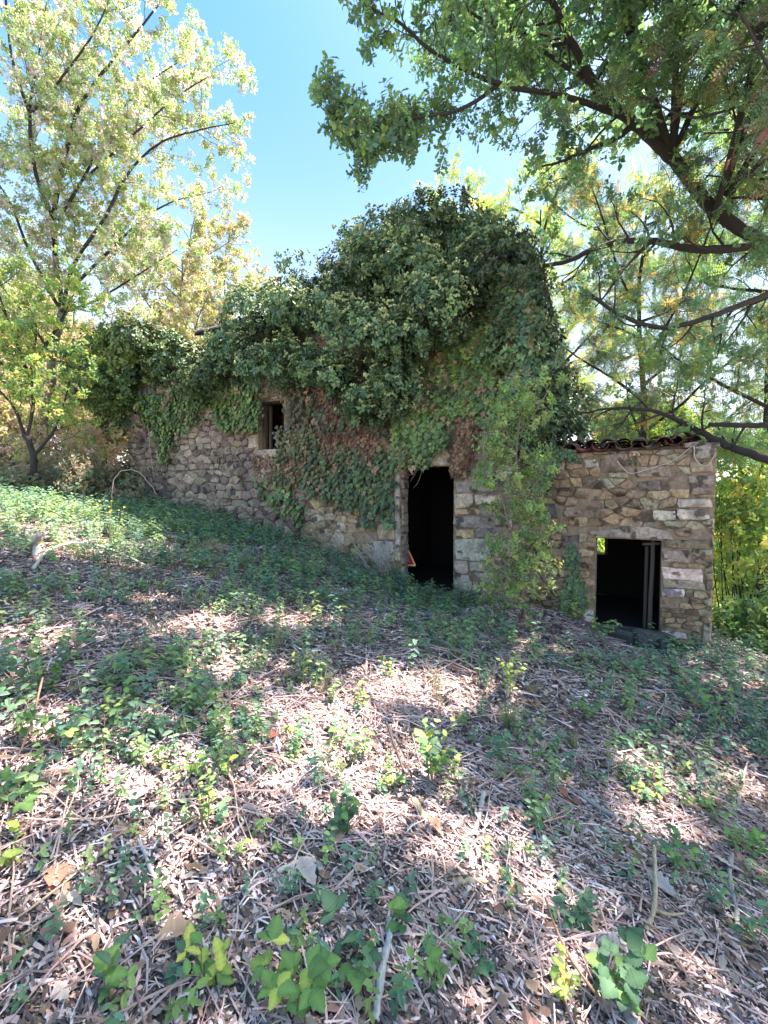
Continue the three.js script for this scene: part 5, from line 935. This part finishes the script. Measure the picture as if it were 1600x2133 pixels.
// a plant: stems fan from the base; leaves along them; x0..y1 is its extent in the photograph
function plant(seed, name, label, cat, bx, by, h, o) {
  const r = rng(seed), b = hit(bx, by), T = thing(name, label, cat, b, 0, o.group), S = o.stems ?? 3;
  for (let s = 0; s < S; s++) {
    const a = (s / S) * 6.28 + r() * 1.2 + (o.turn ?? 0), len = h * r.r(0.75, 1.1), out = (o.out ?? 0.4) * r.r(0.5, 1.2), e = o.to && s === 0 ? o.to.clone().sub(b) : V(Math.cos(a) * len * out, len, Math.sin(a) * len * out), m = e.clone().multiplyScalar(0.5).add(V(r.n() * 0.02, (o.arch ?? 0.06) * len, r.n() * 0.02)), pts = spline([V(Math.cos(a) * 0.01, -0.03, Math.sin(a) * 0.01), m, e], 7), g = new GB();
    g.tube(pts, (o.thick ?? 0.0028), 0.0013, 4, [1, 1, 1], false); part('stem', g.geo(true), stemMat[o.stem ?? 'green'], T);
    const n = Math.max(2, Math.round((o.leaves ?? 7) * r.r(0.8, 1.2)));
    for (let k = 0; k < n; k++) {
      const t = (o.from ?? 0.25) + (1 - (o.from ?? 0.25)) * ((k + 0.6) / n), i = Math.min(6, Math.floor(t * 7)), p = pts[i].clone().lerp(pts[i + 1], t * 7 - i), d = pts[i + 1].clone().sub(pts[i]).normalize(), L = (o.size ?? 0.05) * r.r(0.7, 1.2);
      const pa = k * 2.4 + r.n() * 0.4, ax = perp(r, d).multiplyScalar(0.9).addScaledVector(d, r.r(0.1, 0.7)).add(V(0, r.r(-0.1, 0.2), 0)).normalize(), nm = V(r.n() * 0.35, 1, r.n() * 0.35 + 0.25);
      if (o.tri) { const sd = V().crossVectors(ax, nm).normalize(), q = p.clone().addScaledVector(ax, L * 0.5), gg = new GB(); putLeaf(r, T, o.shape ?? bramble, PAL[r.pick(o.pal)], q, ax, nm, L); for (const z of [-1, 1]) putLeaf(r, T, o.shape ?? bramble, PAL[r.pick(o.pal)], q, sd.clone().multiplyScalar(z).addScaledVector(ax, 0.25).normalize(), nm.clone().addScaledVector(r.dir(), 0.25), L * 0.82); }
      else putLeaf(r, T, o.shape ?? ovate, PAL[r.pick(o.pal)], p, ax, nm, L);
    }
  }
  return T;
}
const P = plant, br = 'young bramble', sh = 'seedling';
P(6001, 'bramble', 'pale green bramble sprout at the bottom edge left of centre', br, 445, 2070, 0.13, { stems: 4, leaves: 4, size: 0.05, pal: ['lime', 'green', 'lime'], out: 0.6 });
P(6002, 'bramble', 'largest bright bramble clump, bottom of the photo left of centre', br, 600, 2110, 0.17, { stems: 4, leaves: 3, size: 0.058, tri: true, pal: ['green', 'green', 'lime'], out: 0.55 });
P(6003, 'bramble', 'bramble with three broad leaves right of the largest clump', br, 715, 2010, 0.09, { stems: 3, leaves: 1, size: 0.075, tri: true, pal: ['green', 'dark'], out: 0.8 });
P(6004, 'bramble', 'upright bramble shoot above the pale bark piece near the bottom', br, 838, 1950, 0.16, { stems: 2, leaves: 4, size: 0.055, tri: false, shape: bramble, pal: ['green', 'dark', 'green'], out: 0.2 });
P(6005, 'bramble', 'small bramble low down just right of the bottom centre stick', br, 897, 2075, 0.1, { stems: 2, leaves: 2, size: 0.045, tri: true, pal: ['green'], out: 0.3 });
P(6006, 'holm_oak_seedling', 'bushy dark green seedling right of the pinkish oak leaf', sh, 718, 1755, 0.2, { stems: 7, leaves: 8, size: 0.042, shape: bramble, pal: ['dark', 'dark', 'green'], out: 0.35, stem: 'brown' });
P(6007, 'shrub', 'biggest leafy shrub in the middle of the sunlit litter', 'shrub', 900, 1635, 0.3, { stems: 8, leaves: 9, size: 0.05, pal: ['green', 'dark', 'lime'], out: 0.38, stem: 'brown', shape: bramble });
P(6008, 'shrub', 'pale sunlit sprig on the right side of the biggest shrub', 'shrub', 948, 1635, 0.17, { stems: 3, leaves: 7, size: 0.036, pal: ['pale', 'lime'], out: 0.25 });
P(6009, 'bramble', 'lime green sprout low at the left foot of the biggest shrub', br, 808, 1640, 0.08, { stems: 3, leaves: 3, size: 0.045, pal: ['lime'], out: 0.8 });
P(6010, 'seedling', 'tall narrow green seedling left of the long grey stick', sh, 428, 1722, 0.2, { stems: 3, leaves: 10, size: 0.036, pal: ['green', 'green', 'lime'], out: 0.2 });
P(6011, 'seedling', 'wide green seedling above and right of the narrow one', sh, 478, 1625, 0.17, { stems: 5, leaves: 6, size: 0.04, pal: ['green', 'lime', 'dark'], out: 0.6 });
P(6012, 'seedling', 'loose green seedling between the two sunlit patches on the left', sh, 392, 1630, 0.14, { stems: 3, leaves: 5, size: 0.04, pal: ['green', 'lime'], out: 0.7 });
P(6013, 'bramble', 'bramble with drooping leaves at the left edge', br, 55, 1690, 0.2, { stems: 3, leaves: 3, size: 0.055, tri: true, pal: ['green', 'dark'], out: 0.7 });
P(6014, 'bramble', 'row of bramble leaves over the sunlit patch near the left edge', br, 130, 1560, 0.16, { stems: 4, leaves: 3, size: 0.05, tri: true, pal: ['green', 'dark', 'lime'], out: 0.8 });
P(6015, 'spindle_seedling', 'yellow green plant with a red stem near the bottom right', sh, 1175, 2110, 0.17, { stems: 4, leaves: 6, size: 0.042, pal: ['pale', 'lime', 'lime'], out: 0.3, stem: 'red' });
P(6016, 'bramble', 'dark trailing bramble above the red stemmed plant', br, 1190, 1935, 0.1, { stems: 4, leaves: 3, size: 0.042, tri: true, pal: ['dark'], out: 1.3, arch: 0.25 });
P(6017, 'bramble', 'large dark green bramble at the bottom right beside the log', br, 1310, 2110, 0.16, { stems: 4, leaves: 3, size: 0.066, tri: true, pal: ['dark', 'dark', 'green'], out: 0.5 });
P(6018, 'bramble', 'chain of bramble leaves on the right slope', br, 1412, 1822, 0.16, { stems: 3, leaves: 3, size: 0.045, tri: true, pal: ['green', 'dark'], out: 0.4 });
P(6019, 'bramble', 'bramble clump at the right edge', br, 1560, 1790, 0.15, { stems: 5, leaves: 3, size: 0.05, tri: true, pal: ['green'], out: 0.6 });
P(6020, 'plum_seedling', 'tall pale leafed seedling standing in front of the robinia sapling', sh, 1062, 1462, 0.36, { stems: 4, leaves: 13, size: 0.045, pal: ['pale', 'lime', 'lime'], out: 0.28 });
P(6021, 'shrub', 'dark nettle like bush at the left edge', 'shrub', 80, 1450, 0.28, { stems: 10, leaves: 10, size: 0.045, shape: bramble, pal: ['dark', 'dark', 'green'], out: 0.75 });
P(6022, 'seedling', 'small lime sprout with four leaves on the right, above the pale curved stick', sh, 1120, 1690, 0.12, { stems: 2, leaves: 5, size: 0.045, pal: ['lime', 'green'], out: 0.5 });
P(6023, 'bramble', 'sunlit bramble in the bright patch on the right', br, 1350, 1670, 0.14, { stems: 6, leaves: 3, size: 0.045, tri: true, pal: ['lime', 'green', 'dark'], out: 0.8 });
P(6024, 'seedling', 'slim green shoot beside the grass tuft', sh, 1112, 1600, 0.2, { stems: 3, leaves: 6, size: 0.04, pal: ['green'], out: 0.45 });
P(6025, 'bramble', 'bramble sprays in front of the shed step', br, 1255, 1330, 0.24, { stems: 6, leaves: 4, size: 0.055, tri: true, pal: ['green', 'lime', 'dark'], out: 0.7 });
P(6026, 'bramble', 'bramble climbing against the wall left of the shed doorway', br, 1205, 1300, 0.4, { stems: 4, leaves: 6, size: 0.05, tri: true, pal: ['green', 'lime'], out: 0.4 });
P(6027, 'bramble', 'leafy bramble hiding the foot of the right shed pier', br, 1410, 1370, 0.22, { stems: 6, leaves: 4, size: 0.05, tri: true, pal: ['green', 'dark'], out: 0.8 });
P(6028, 'seedling', 'seedling left of the fallen pale leaf on the left slope', sh, 250, 1500, 0.16, { stems: 4, leaves: 6, size: 0.042, pal: ['green', 'lime'], out: 0.7 });
P(6029, 'seedling', 'spread out green seedling on the slope above the tall narrow one', sh, 415, 1495, 0.2, { stems: 5, leaves: 7, size: 0.042, pal: ['green', 'dark'], out: 0.7 });
P(6030, 'seedling', 'small fresh seedling in the middle of the sunlit strip', sh, 748, 1480, 0.13, { stems: 2, leaves: 5, size: 0.04, pal: ['lime'], out: 0.4 });
P(6031, 'seedling', 'leafy seedling just above the middle sunlit strip', sh, 805, 1420, 0.2, { stems: 4, leaves: 6, size: 0.04, pal: ['green', 'dark', 'lime'], out: 0.5 });
P(6032, 'seedling', 'yellowish seedling left of the middle above the sunlit litter', sh, 632, 1430, 0.22, { stems: 3, leaves: 8, size: 0.04, pal: ['lime', 'green'], out: 0.35 });
P(6033, 'bramble', 'yellow leaved bramble by the bottom edge, left of the pale sprout', br, 385, 2010, 0.1, { stems: 2, leaves: 2, size: 0.042, tri: true, pal: ['dark', 'yellow'], out: 0.7 });
P(6034, 'bramble', 'grey green leaf rosette in the lower left corner', br, 30, 2025, 0.06, { stems: 3, leaves: 2, size: 0.055, pal: ['green', 'dark'], out: 1.2 });
P(6035, 'shrub', 'green shrub on the slope right of the tall pale seedling', 'shrub', 1230, 1500, 0.2, { stems: 6, leaves: 7, size: 0.045, shape: bramble, pal: ['green', 'dark'], out: 0.9 });
P(6036, 'bramble', 'dark creeping bramble at the right, below the shed corner', br, 1480, 1490, 0.2, { stems: 7, leaves: 4, size: 0.05, tri: true, pal: ['dark', 'green'], out: 1.0 });
P(6037, 'seedling', 'tiny bright seedling left of the pale curved stick', sh, 1205, 1740, 0.05, { stems: 2, leaves: 4, size: 0.026, pal: ['green'], out: 0.5 });
P(6038, 'fern', 'light green frond tip at the left edge near the brown leaf', 'fern', -8, 1810, 0.1, { stems: 3, leaves: 6, size: 0.05, pal: ['lime'], out: 0.9 });
P(6039, 'bramble', 'small bramble sprig beside the birch bark roll', br, 990, 2030, 0.07, { stems: 3, leaves: 2, size: 0.035, tri: true, pal: ['dark'], out: 0.9 });
P(6040, 'grass_like_herb', 'narrow leaved herb in the lower left by the brown leaf', 'herb', 232, 2080, 0.14, { stems: 3, leaves: 4, size: 0.06, pal: ['dark', 'green'], out: 0.4 });
{ // yellow flowers in the herbs, grass tuft
  const r = rng(6101), b = hit(228, 1140), T = thing('yellow_flowers', 'stalks with small yellow flower heads among the herbs on the left', 'flowers', b), g = new GB(), heads = [];
  for (let k = 0; k < 8; k++) { const x = r.n() * 0.14, h = r.r(0.3, 0.62), e = V(x * 1.6, h, r.n() * 0.1); g.tube([V(x, -0.02, 0), V(x * 1.2, h * 0.5, 0), e], 0.004, 0.002, 4, [0.3, 0.32, 0.12], false); const m = part('flower_head', new THREE.IcosahedronGeometry(r.r(0.009, 0.016), 1).scale(1, 0.6, 1).translate(e.x, e.y, e.z), std({ name: 'yellow petals', color: new THREE.Color().setRGB(0.72, 0.58, 0.06) }), T); }
  part('stem', g.geo(true), M.twig, T);
  for (const [bx, by, s, lb] of [[1062, 1525, 1.15, 'green grass tuft standing in the litter right of the sunlit strip'], [1190, 1560, 0.6, 'small grass tuft to the right of the larger one']]) { const p = hit(bx, by), f = new GB(), q = rng(bx); for (let k = 0; k < 60; k++) { const a = q() * 6.28, L = q.r(0.12, 0.28) * s, d = V(Math.cos(a), 0, Math.sin(a)), w = V(-Math.sin(a), 0, Math.cos(a)), c = vary(q, q.pick([[0.22, 0.26, 0.09], [0.34, 0.32, 0.14], [0.14, 0.2, 0.07]])), o = V(q.n() * 0.03, -0.01, q.n() * 0.03), W = 0.003, Q = (t, z) => o.clone().add(V(0, L * t * (1 - 0.2 * t), 0)).addScaledVector(d, L * 0.35 * t * t).addScaledVector(w, z); const i = [f.vv(Q(0, W), c), f.vv(Q(0, -W), c), f.vv(Q(0.5, W), c), f.vv(Q(0.5, -W), c), f.vv(Q(1, 0), c)]; f.t(i[0], i[1], i[3]); f.t(i[0], i[3], i[2]); f.t(i[2], i[3], i[4]); } const T2 = thing('grass_tuft', lb, 'grass tuft', p); part('blades', f.geo(), M.thin, T2).userData.kind = 'stuff'; }
}
// fallen leaves that can be picked out
{
  const mk = (c) => leafMat(c, 0.12), C = { tan: mk([0.50, 0.34, 0.23]), pink: mk([0.52, 0.33, 0.27]), pale: mk([0.54, 0.46, 0.42]), brown: mk([0.24, 0.15, 0.09]), red: mk([0.42, 0.17, 0.11]), grey: mk([0.42, 0.40, 0.42]) };
  const F = [[250, 1748, 40, 'tan', 'tan oak leaf lying alone left of the narrow seedling'], [530, 1768, 48, 'pink', 'pinkish oak leaf left of the bushy dark seedling'], [640, 1845, 56, 'pale', 'broad pale oak leaf by the forked white stick'], [695, 1762, 44, 'tan', 'upright tan oak leaf under the bushy dark seedling'], [905, 1742, 36, 'tan', 'tan oak leaf lower right of the bushy dark seedling'], [755, 1830, 26, 'tan', 'small tan leaf below the two white wood splinters'], [1240, 1738, 40, 'pale', 'pale leaf beside the long curved stick'], [1262, 1985, 62, 'grey', 'large bluish grey leaf above the log at the bottom right'], [190, 2020, 60, 'brown', 'round brown leaf at the lower left'], [125, 1842, 52, 'red', 'orange pink oak leaf on the left by the long stalks'], [298, 1660, 62, 'pale', 'long pale curled leaf on the left slope'], [1080, 1868, 44, 'pink', 'pink oak leaf above the dark trailing bramble'], [1035, 1628, 40, 'tan', 'tan leaf at the end of the stick right of the biggest shrub'], [405, 1822, 34, 'brown', 'folded brown leaf left of the white stick'], [372, 1965, 60, 'tan', 'tan oak leaf half under the yellow leaved bramble'], [1380, 1862, 44, 'grey', 'bluish grey oval leaf on the right slope'], [12, 1452, 44, 'tan', 'large tan leaf at the left edge below the dark bush'], [720, 1858, 24, 'red', 'red brown leaf below the dark stick near the middle'], [1175, 1665, 26, 'red', 'reddish curled leaf by the small lime sprout'], [570, 1545, 24, 'red', 'small red leaf on the shaded litter left of the middle'], [945, 1395, 30, 'red', 'reddish leaf above the middle sunlit strip'], [130, 2090, 36, 'pale', 'pale leaf near the lower left corner'], [440, 1940, 30, 'pale', 'small pale leaf above the pale green sprout'], [1520, 1820, 40, 'pale', 'pale leaf below the bramble at the right edge'], [60, 1640, 40, 'tan', 'tan leaf behind the drooping bramble at the left edge'], [595, 1920, 26, 'tan', 'small tan leaf above the largest bramble clump'], [1110, 2075, 30, 'tan', 'tan leaf at the bottom left of the red stemmed plant'], [240, 1360, 30, 'pale', 'pale leaf in the shade high on the left slope'], [1030, 1840, 30, 'pink', 'pinkish leaf right of the bark roll'], [850, 1800, 22, 'tan', 'little tan leaf in the shade below the tan oak leaf']];
  F.forEach(([px, py, s, c, lb], k) => { const r = rng(6200 + k), p = hit(px, py), d = p.distanceTo(EYE), L = (s / FOCAL) * d * 0.95, a = r() * 6.28, N = up(p.x, p.z).addScaledVector(r.dir(), 0.25).normalize(), T = thing('fallen_leaf', lb, 'fallen leaf', p.clone().add(V(0, 0.035, 0)), 0, 'dead oak leaves on the ground'); const m = part('blade', oakFallen[k % 5], C[c], T); m.applyMatrix4(basis(V(0, 0, 0), V(Math.cos(a), 0, Math.sin(a)).addScaledVector(N, -V(Math.cos(a), 0, Math.sin(a)).dot(N)), N, L)); m.position.copy(V(0, 0, 0)).addScaledVector(V(Math.cos(a), 0, Math.sin(a)), -L / 2); });
}
// sticks
{
  const col = { pale: [0.66, 0.61, 0.56], grey: [0.40, 0.37, 0.35], dark: [0.13, 0.10, 0.09], brown: [0.30, 0.19, 0.13], tan: [0.56, 0.45, 0.30], blue: [0.62, 0.61, 0.62] };
  const stick = (seed, name, label, cat, pts, r0, r1, c, o = {}) => {
    const r = rng(seed), P = pts.map(([x, y, l]) => hit(x, y).add(V(0, (l ?? 0.02), 0))), b = P[0].clone(), T = thing(name, label, cat, b, 0, o.group), g = new GB();
    g.tube(spline(P, Math.max(8, pts.length * 4)).map((p, k) => p.sub(b).addScaledVector(r.dir(), r0 * 0.25)), (t) => (r0 + (r1 - r0) * t) * (1 + 0.18 * Math.sin(t * 23 + seed)), 0, 7, col[c]);
    for (let i = 0; i < g.n; i++) { const q = 1 + 0.3 * (vnoise(g.p[i * 3] * 60, g.p[i * 3 + 2] * 60, seed) - 0.5); g.c[i * 3] *= q; g.c[i * 3 + 1] *= q; g.c[i * 3 + 2] *= q; g.uv.push(g.p[i * 3] * 9, g.p[i * 3 + 2] * 9); }
    part('stick', g.geo(true), M.wood, T);
    for (const f of o.forks ?? []) { const Q = f.map(([x, y, l]) => hit(x, y).add(V(0, l ?? 0.02, 0)).sub(b)), h = new GB(); h.tube(spline(Q, 6), r1 * 0.8, r1 * 0.4, 5, col[c]); for (let i = 0; i < h.n; i++) h.uv.push(h.p[i * 3] * 9, h.p[i * 3 + 2] * 9); part('side_twig', h.geo(true), M.wood, T); }
  };
  const st = 'stick';
  stick(6301, 'stick', 'long pale stick lying left of the bushy dark seedling', st, [[540, 1645], [600, 1634], [660, 1628], [715, 1622]], 0.012, 0.008, 'pale');
  stick(6302, 'stick', 'white forked stick by the broad pale oak leaf', st, [[500, 1862], [560, 1840], [610, 1810], [652, 1802], [672, 1828]], 0.009, 0.011, 'pale');
  stick(6303, 'stick', 'dark stick running down from the white forked one', st, [[652, 1786, 0.03], [690, 1806, 0.02], [730, 1840]], 0.016, 0.007, 'dark');
  stick(6304, 'bark_strip', 'long pale bark strip curving down the right slope', 'bark', [[1102, 1742], [1130, 1795], [1170, 1840], [1205, 1868], [1230, 1905]], 0.010, 0.009, 'blue');
  stick(6305, 'log', 'thick grey brown log at the bottom right', 'log', [[1222, 1992, 0.04], [1260, 2050, 0.04], [1290, 2100, 0.04], [1325, 2170, 0.04]], 0.022, 0.026, 'grey');
  stick(6306, 'stick', 'pale split stick standing up from the bottom edge', st, [[812, 1930, 0.03], [808, 1985, 0.03], [796, 2040, 0.03], [780, 2140, 0.02]], 0.010, 0.014, 'blue');
  stick(6307, 'stick', 'knobbly pale stick on the far right slope', st, [[1525, 1790, 0.03], [1520, 1850, 0.04], [1534, 1920, 0.03], [1530, 1990]], 0.013, 0.008, 'grey');
  stick(6308, 'stick', 'bent yellowish stick above the hollow on the right', st, [[1362, 1810, 0.1], [1364, 1880, 0.07], [1362, 1915, 0.04], [1346, 1950]], 0.008, 0.01, 'tan', { forks: [[[1362, 1915, 0.04], [1390, 1930, 0.05], [1425, 1928, 0.05]]] });
  stick(6309, 'stick', 'reddish stem leaning at the bottom right behind the yellow green plant', st, [[1136, 1925, 0.10], [1165, 2010, 0.10], [1200, 2070, 0.09], [1255, 2140, 0.08]], 0.0035, 0.0055, 'brown');
  stick(6310, 'branch', 'long grey fallen branch arching across the left slope', 'branch', [[70, 1190], [105, 1160, 0.08], [160, 1152, 0.12], [235, 1162, 0.09], [290, 1180, 0.05], [320, 1192]], 0.016, 0.010, 'pale', { forks: [[[200, 1160, 0.1], [215, 1172, 0.02], [212, 1182, 0]], [[255, 1168, 0.07], [262, 1176, 0.02], [258, 1188, 0]]] });
  stick(6311, 'branch', 'second fallen branch on the left, bent like a bow below the longer one', 'branch', [[70, 1255], [100, 1232, 0.05], [140, 1226, 0.06], [200, 1235, 0.03], [225, 1245]], 0.014, 0.009, 'grey');
  stick(6312, 'stick', 'grey stick slanting right of the biggest shrub', st, [[990, 1742, 0.02], [1000, 1700, 0.02], [1008, 1664, 0.03]], 0.011, 0.013, 'pale');
  stick(6313, 'stick', 'thin dark stick leaning at the left of the biggest shrub', st, [[805, 1545, 0.12], [825, 1590, 0.08], [850, 1640, 0.02]], 0.008, 0.006, 'dark');
  stick(6314, 'stick', 'red brown upright stem on the far left litter', st, [[92, 1500, 0.22], [60, 1570, 0.1], [30, 1600]], 0.005, 0.004, 'brown');
  stick(6315, 'stick', 'thin red stem rising from the sunlit patch on the left', st, [[219, 1546, 0.14], [219, 1590, 0.06], [221, 1628]], 0.003, 0.004, 'brown');
  stick(6316, 'branch', 'pale straight branch lying at the right below the shed corner', 'branch', [[1462, 1430], [1520, 1424, 0.03], [1585, 1420, 0.02], [1640, 1416]], 0.013, 0.01, 'tan');
  stick(6317, 'stick', 'short pale stick leaning on the shed step', st, [[1362, 1303, 0.12], [1370, 1322, 0.06], [1379, 1340]], 0.016, 0.013, 'pale');
  stick(6318, 'stick', 'long stick on the right slope pointing at the hollow', st, [[1180, 1640], [1240, 1690, 0.03], [1300, 1720, 0.02], [1355, 1760, 0.02]], 0.010, 0.016, 'grey');
  stick(6319, 'stick', 'tan stick in the sunlit patch under the biggest shrub', st, [[862, 1676], [872, 1694, 0.03], [884, 1715]], 0.018, 0.014, 'tan');
  stick(6320, 'stick', 'long thin stalk crossing the left foreground', st, [[0, 1950], [80, 1900, 0.03], [180, 1820, 0.03], [240, 1770]], 0.004, 0.003, 'tan');
  stick(6321, 'stick', 'second thin stalk crossing the left foreground just below the first', st, [[0, 1990], [100, 1930, 0.03], [200, 1860, 0.03]], 0.004, 0.003, 'tan');
  stick(6322, 'stick', 'crooked grey twig in the middle of the left foreground', st, [[290, 1760], [318, 1830, 0.02], [345, 1880, 0.02], [356, 1900]], 0.007, 0.006, 'pale');
  stick(6323, 'stick', 'grey twig crossing the lower left corner', st, [[30, 2060], [110, 2020, 0.03], [180, 2070, 0.02]], 0.006, 0.004, 'grey');
  stick(6324, 'wood_chip', 'pale oval bark piece at the bottom centre', 'bark', [[768, 2000, 0.02], [775, 2022, 0.03], [786, 2054]], 0.012, 0.006, 'blue');
  stick(6325, 'wood_chip', 'white wood splinter above the small tan leaf', 'wood splinter', [[735, 1786], [752, 1796, 0.02], [766, 1804]], 0.008, 0.005, 'pale');
  stick(6326, 'wood_chip', 'second white wood splinter, level, under the first', 'wood splinter', [[738, 1812], [756, 1811, 0.02], [774, 1812]], 0.006, 0.006, 'pale');
  stick(6327, 'wood_chip', 'pale bark piece right of the centre stick at the bottom', 'bark', [[838, 2078], [845, 2050, 0.02], [850, 2020]], 0.012, 0.008, 'blue');
  stick(6328, 'bark_roll', 'pinkish roll of bark with frayed white ends', 'bark', [[942, 1846, 0.02], [960, 1850, 0.03], [985, 1850, 0.03], [1015, 1846, 0.02]], 0.013, 0.013, 'tan');
  stick(6329, 'stump', 'short pale stump sticking out of the herbs on the left', 'stump', [[74, 1168, -0.05], [77, 1150, 0.1], [80, 1168, 0.26]], 0.042, 0.032, 'pale');
  stick(6330, 'stick', 'stick lying through the herbs below the window', st, [[400, 1070, 0.3], [430, 1080, 0.3], [450, 1100, 0.1]], 0.009, 0.006, 'tan');
  stick(6331, 'branch', 'fallen twiggy branch in front of the doorway', 'branch', [[1000, 1236, 0.35], [985, 1255, 0.15], [950, 1262, 0.12], [900, 1258, 0.1]], 0.008, 0.005, 'pale', { forks: [[[988, 1255, 0.15], [1000, 1275, 0.05], [1030, 1282, 0]], [[950, 1262, 0.12], [955, 1280, 0.02], [950, 1290, 0]]] });
}
{ // arched dead stem by the left end, bundle of dead stems left of the door, root ball
  const r0 = rng(77), g = new GB(), a = at(233, 1035, 8.6), T = thing('arched_stem', 'pale dead stem bent into an arch at the foot of the left wall', 'stem', V(a.x, groundAt(a.x, a.z), a.z)), inv = T.matrixWorld.clone().invert();
  g.tube(spline([[233, 1040], [236, 1005], [248, 985], [268, 978], [290, 984], [308, 1003], [328, 1030]].map(([x, y]) => at(x, y, 8.6).applyMatrix4(inv)), 26).map((q) => q.addScaledVector(r0.dir(), 0.012)), 0.009, 0.006, 6, [0.46, 0.40, 0.31]); part('stem', g.geo(true), M.twig, T);
  const r = rng(6401), c = fat(790, 1200, 0.35), T2 = thing('heap_of_dry_stems', 'tangle of dry grey stems heaped left of the doorway', 'dead stems', V(c.x, groundAt(c.x, c.z), c.z)), g2 = new GB(), i2 = T2.matrixWorld.clone().invert();
  for (let k = 0; k < 90; k++) { const x = r.r(735, 800), y = r.r(1120, 1190), n = r.r(0.1, 0.6), s = r.r(20, 55), p = [fat(x, y, n), fat(x + s * 0.35 + r.n() * 6, y + s * 0.55, n + 0.06), fat(x + s * 0.6 + r.n() * 12, y + s * 1.1, n + 0.1)]; g2.tube(spline(p, 6).map((q) => q.setY(Math.max(q.y, groundAt(q.x, q.z))).applyMatrix4(i2)), r.r(0.003, 0.007), 0.002, 4, vary(r, [0.40, 0.34, 0.30])); }
  part('stems', g2.geo(true), M.twig, T2).userData.kind = 'stuff';
  const c3 = hit(440, 1152), T3 = thing('root_ball', 'small sunlit heap of pinkish dry stalks below the window', 'dry stalks', c3), g3 = new GB();
  for (let k = 0; k < 120; k++) { const d = r.dir(); d.y = Math.abs(d.y); const s = r.r(0.1, 0.24), o = V(r.n() * 0.12, 0.02, r.n() * 0.1); g3.tube([o, o.clone().addScaledVector(d, s * 0.5).add(V(0, 0.03, 0)), o.clone().addScaledVector(d, s)], 0.004, 0.002, 3, vary(r, [0.62, 0.40, 0.30]), false); }
  part('stalks', g3.geo(true), M.twig, T3).userData.kind = 'stuff';
  // thin dead vines on the left wall and shed top
  for (const [k, [lb, a]] of [['thin pale vine hanging on the wall of the low left end', [[308, 870], [312, 930], [318, 975], [322, 1000]]], ['crooked pale vine lower down on the wall below the window', [[520, 985], [530, 998], [545, 1005], [555, 996]]], ['bare vine trailing over the top of the shed wall', [[1285, 960], [1310, 985], [1360, 975], [1410, 955], [1440, 930]]], ['curled bare vine at the top right corner of the shed', [[1445, 930], [1452, 962], [1475, 970], [1490, 945]]]].entries()) { const P = a.map(([x, y]) => fat(x, y, 0.09)), T4 = thing('dead_vine', lb, 'vine', P[0]), h = new GB(); h.tube(spline(P, 14).map((q) => q.sub(P[0]).addScaledVector(r.dir(), 0.006)), 0.006, 0.003, 5, [0.55, 0.46, 0.36]); part('stem', h.geo(true), M.twig, T4); }
}

renderer.render(scene, camera);
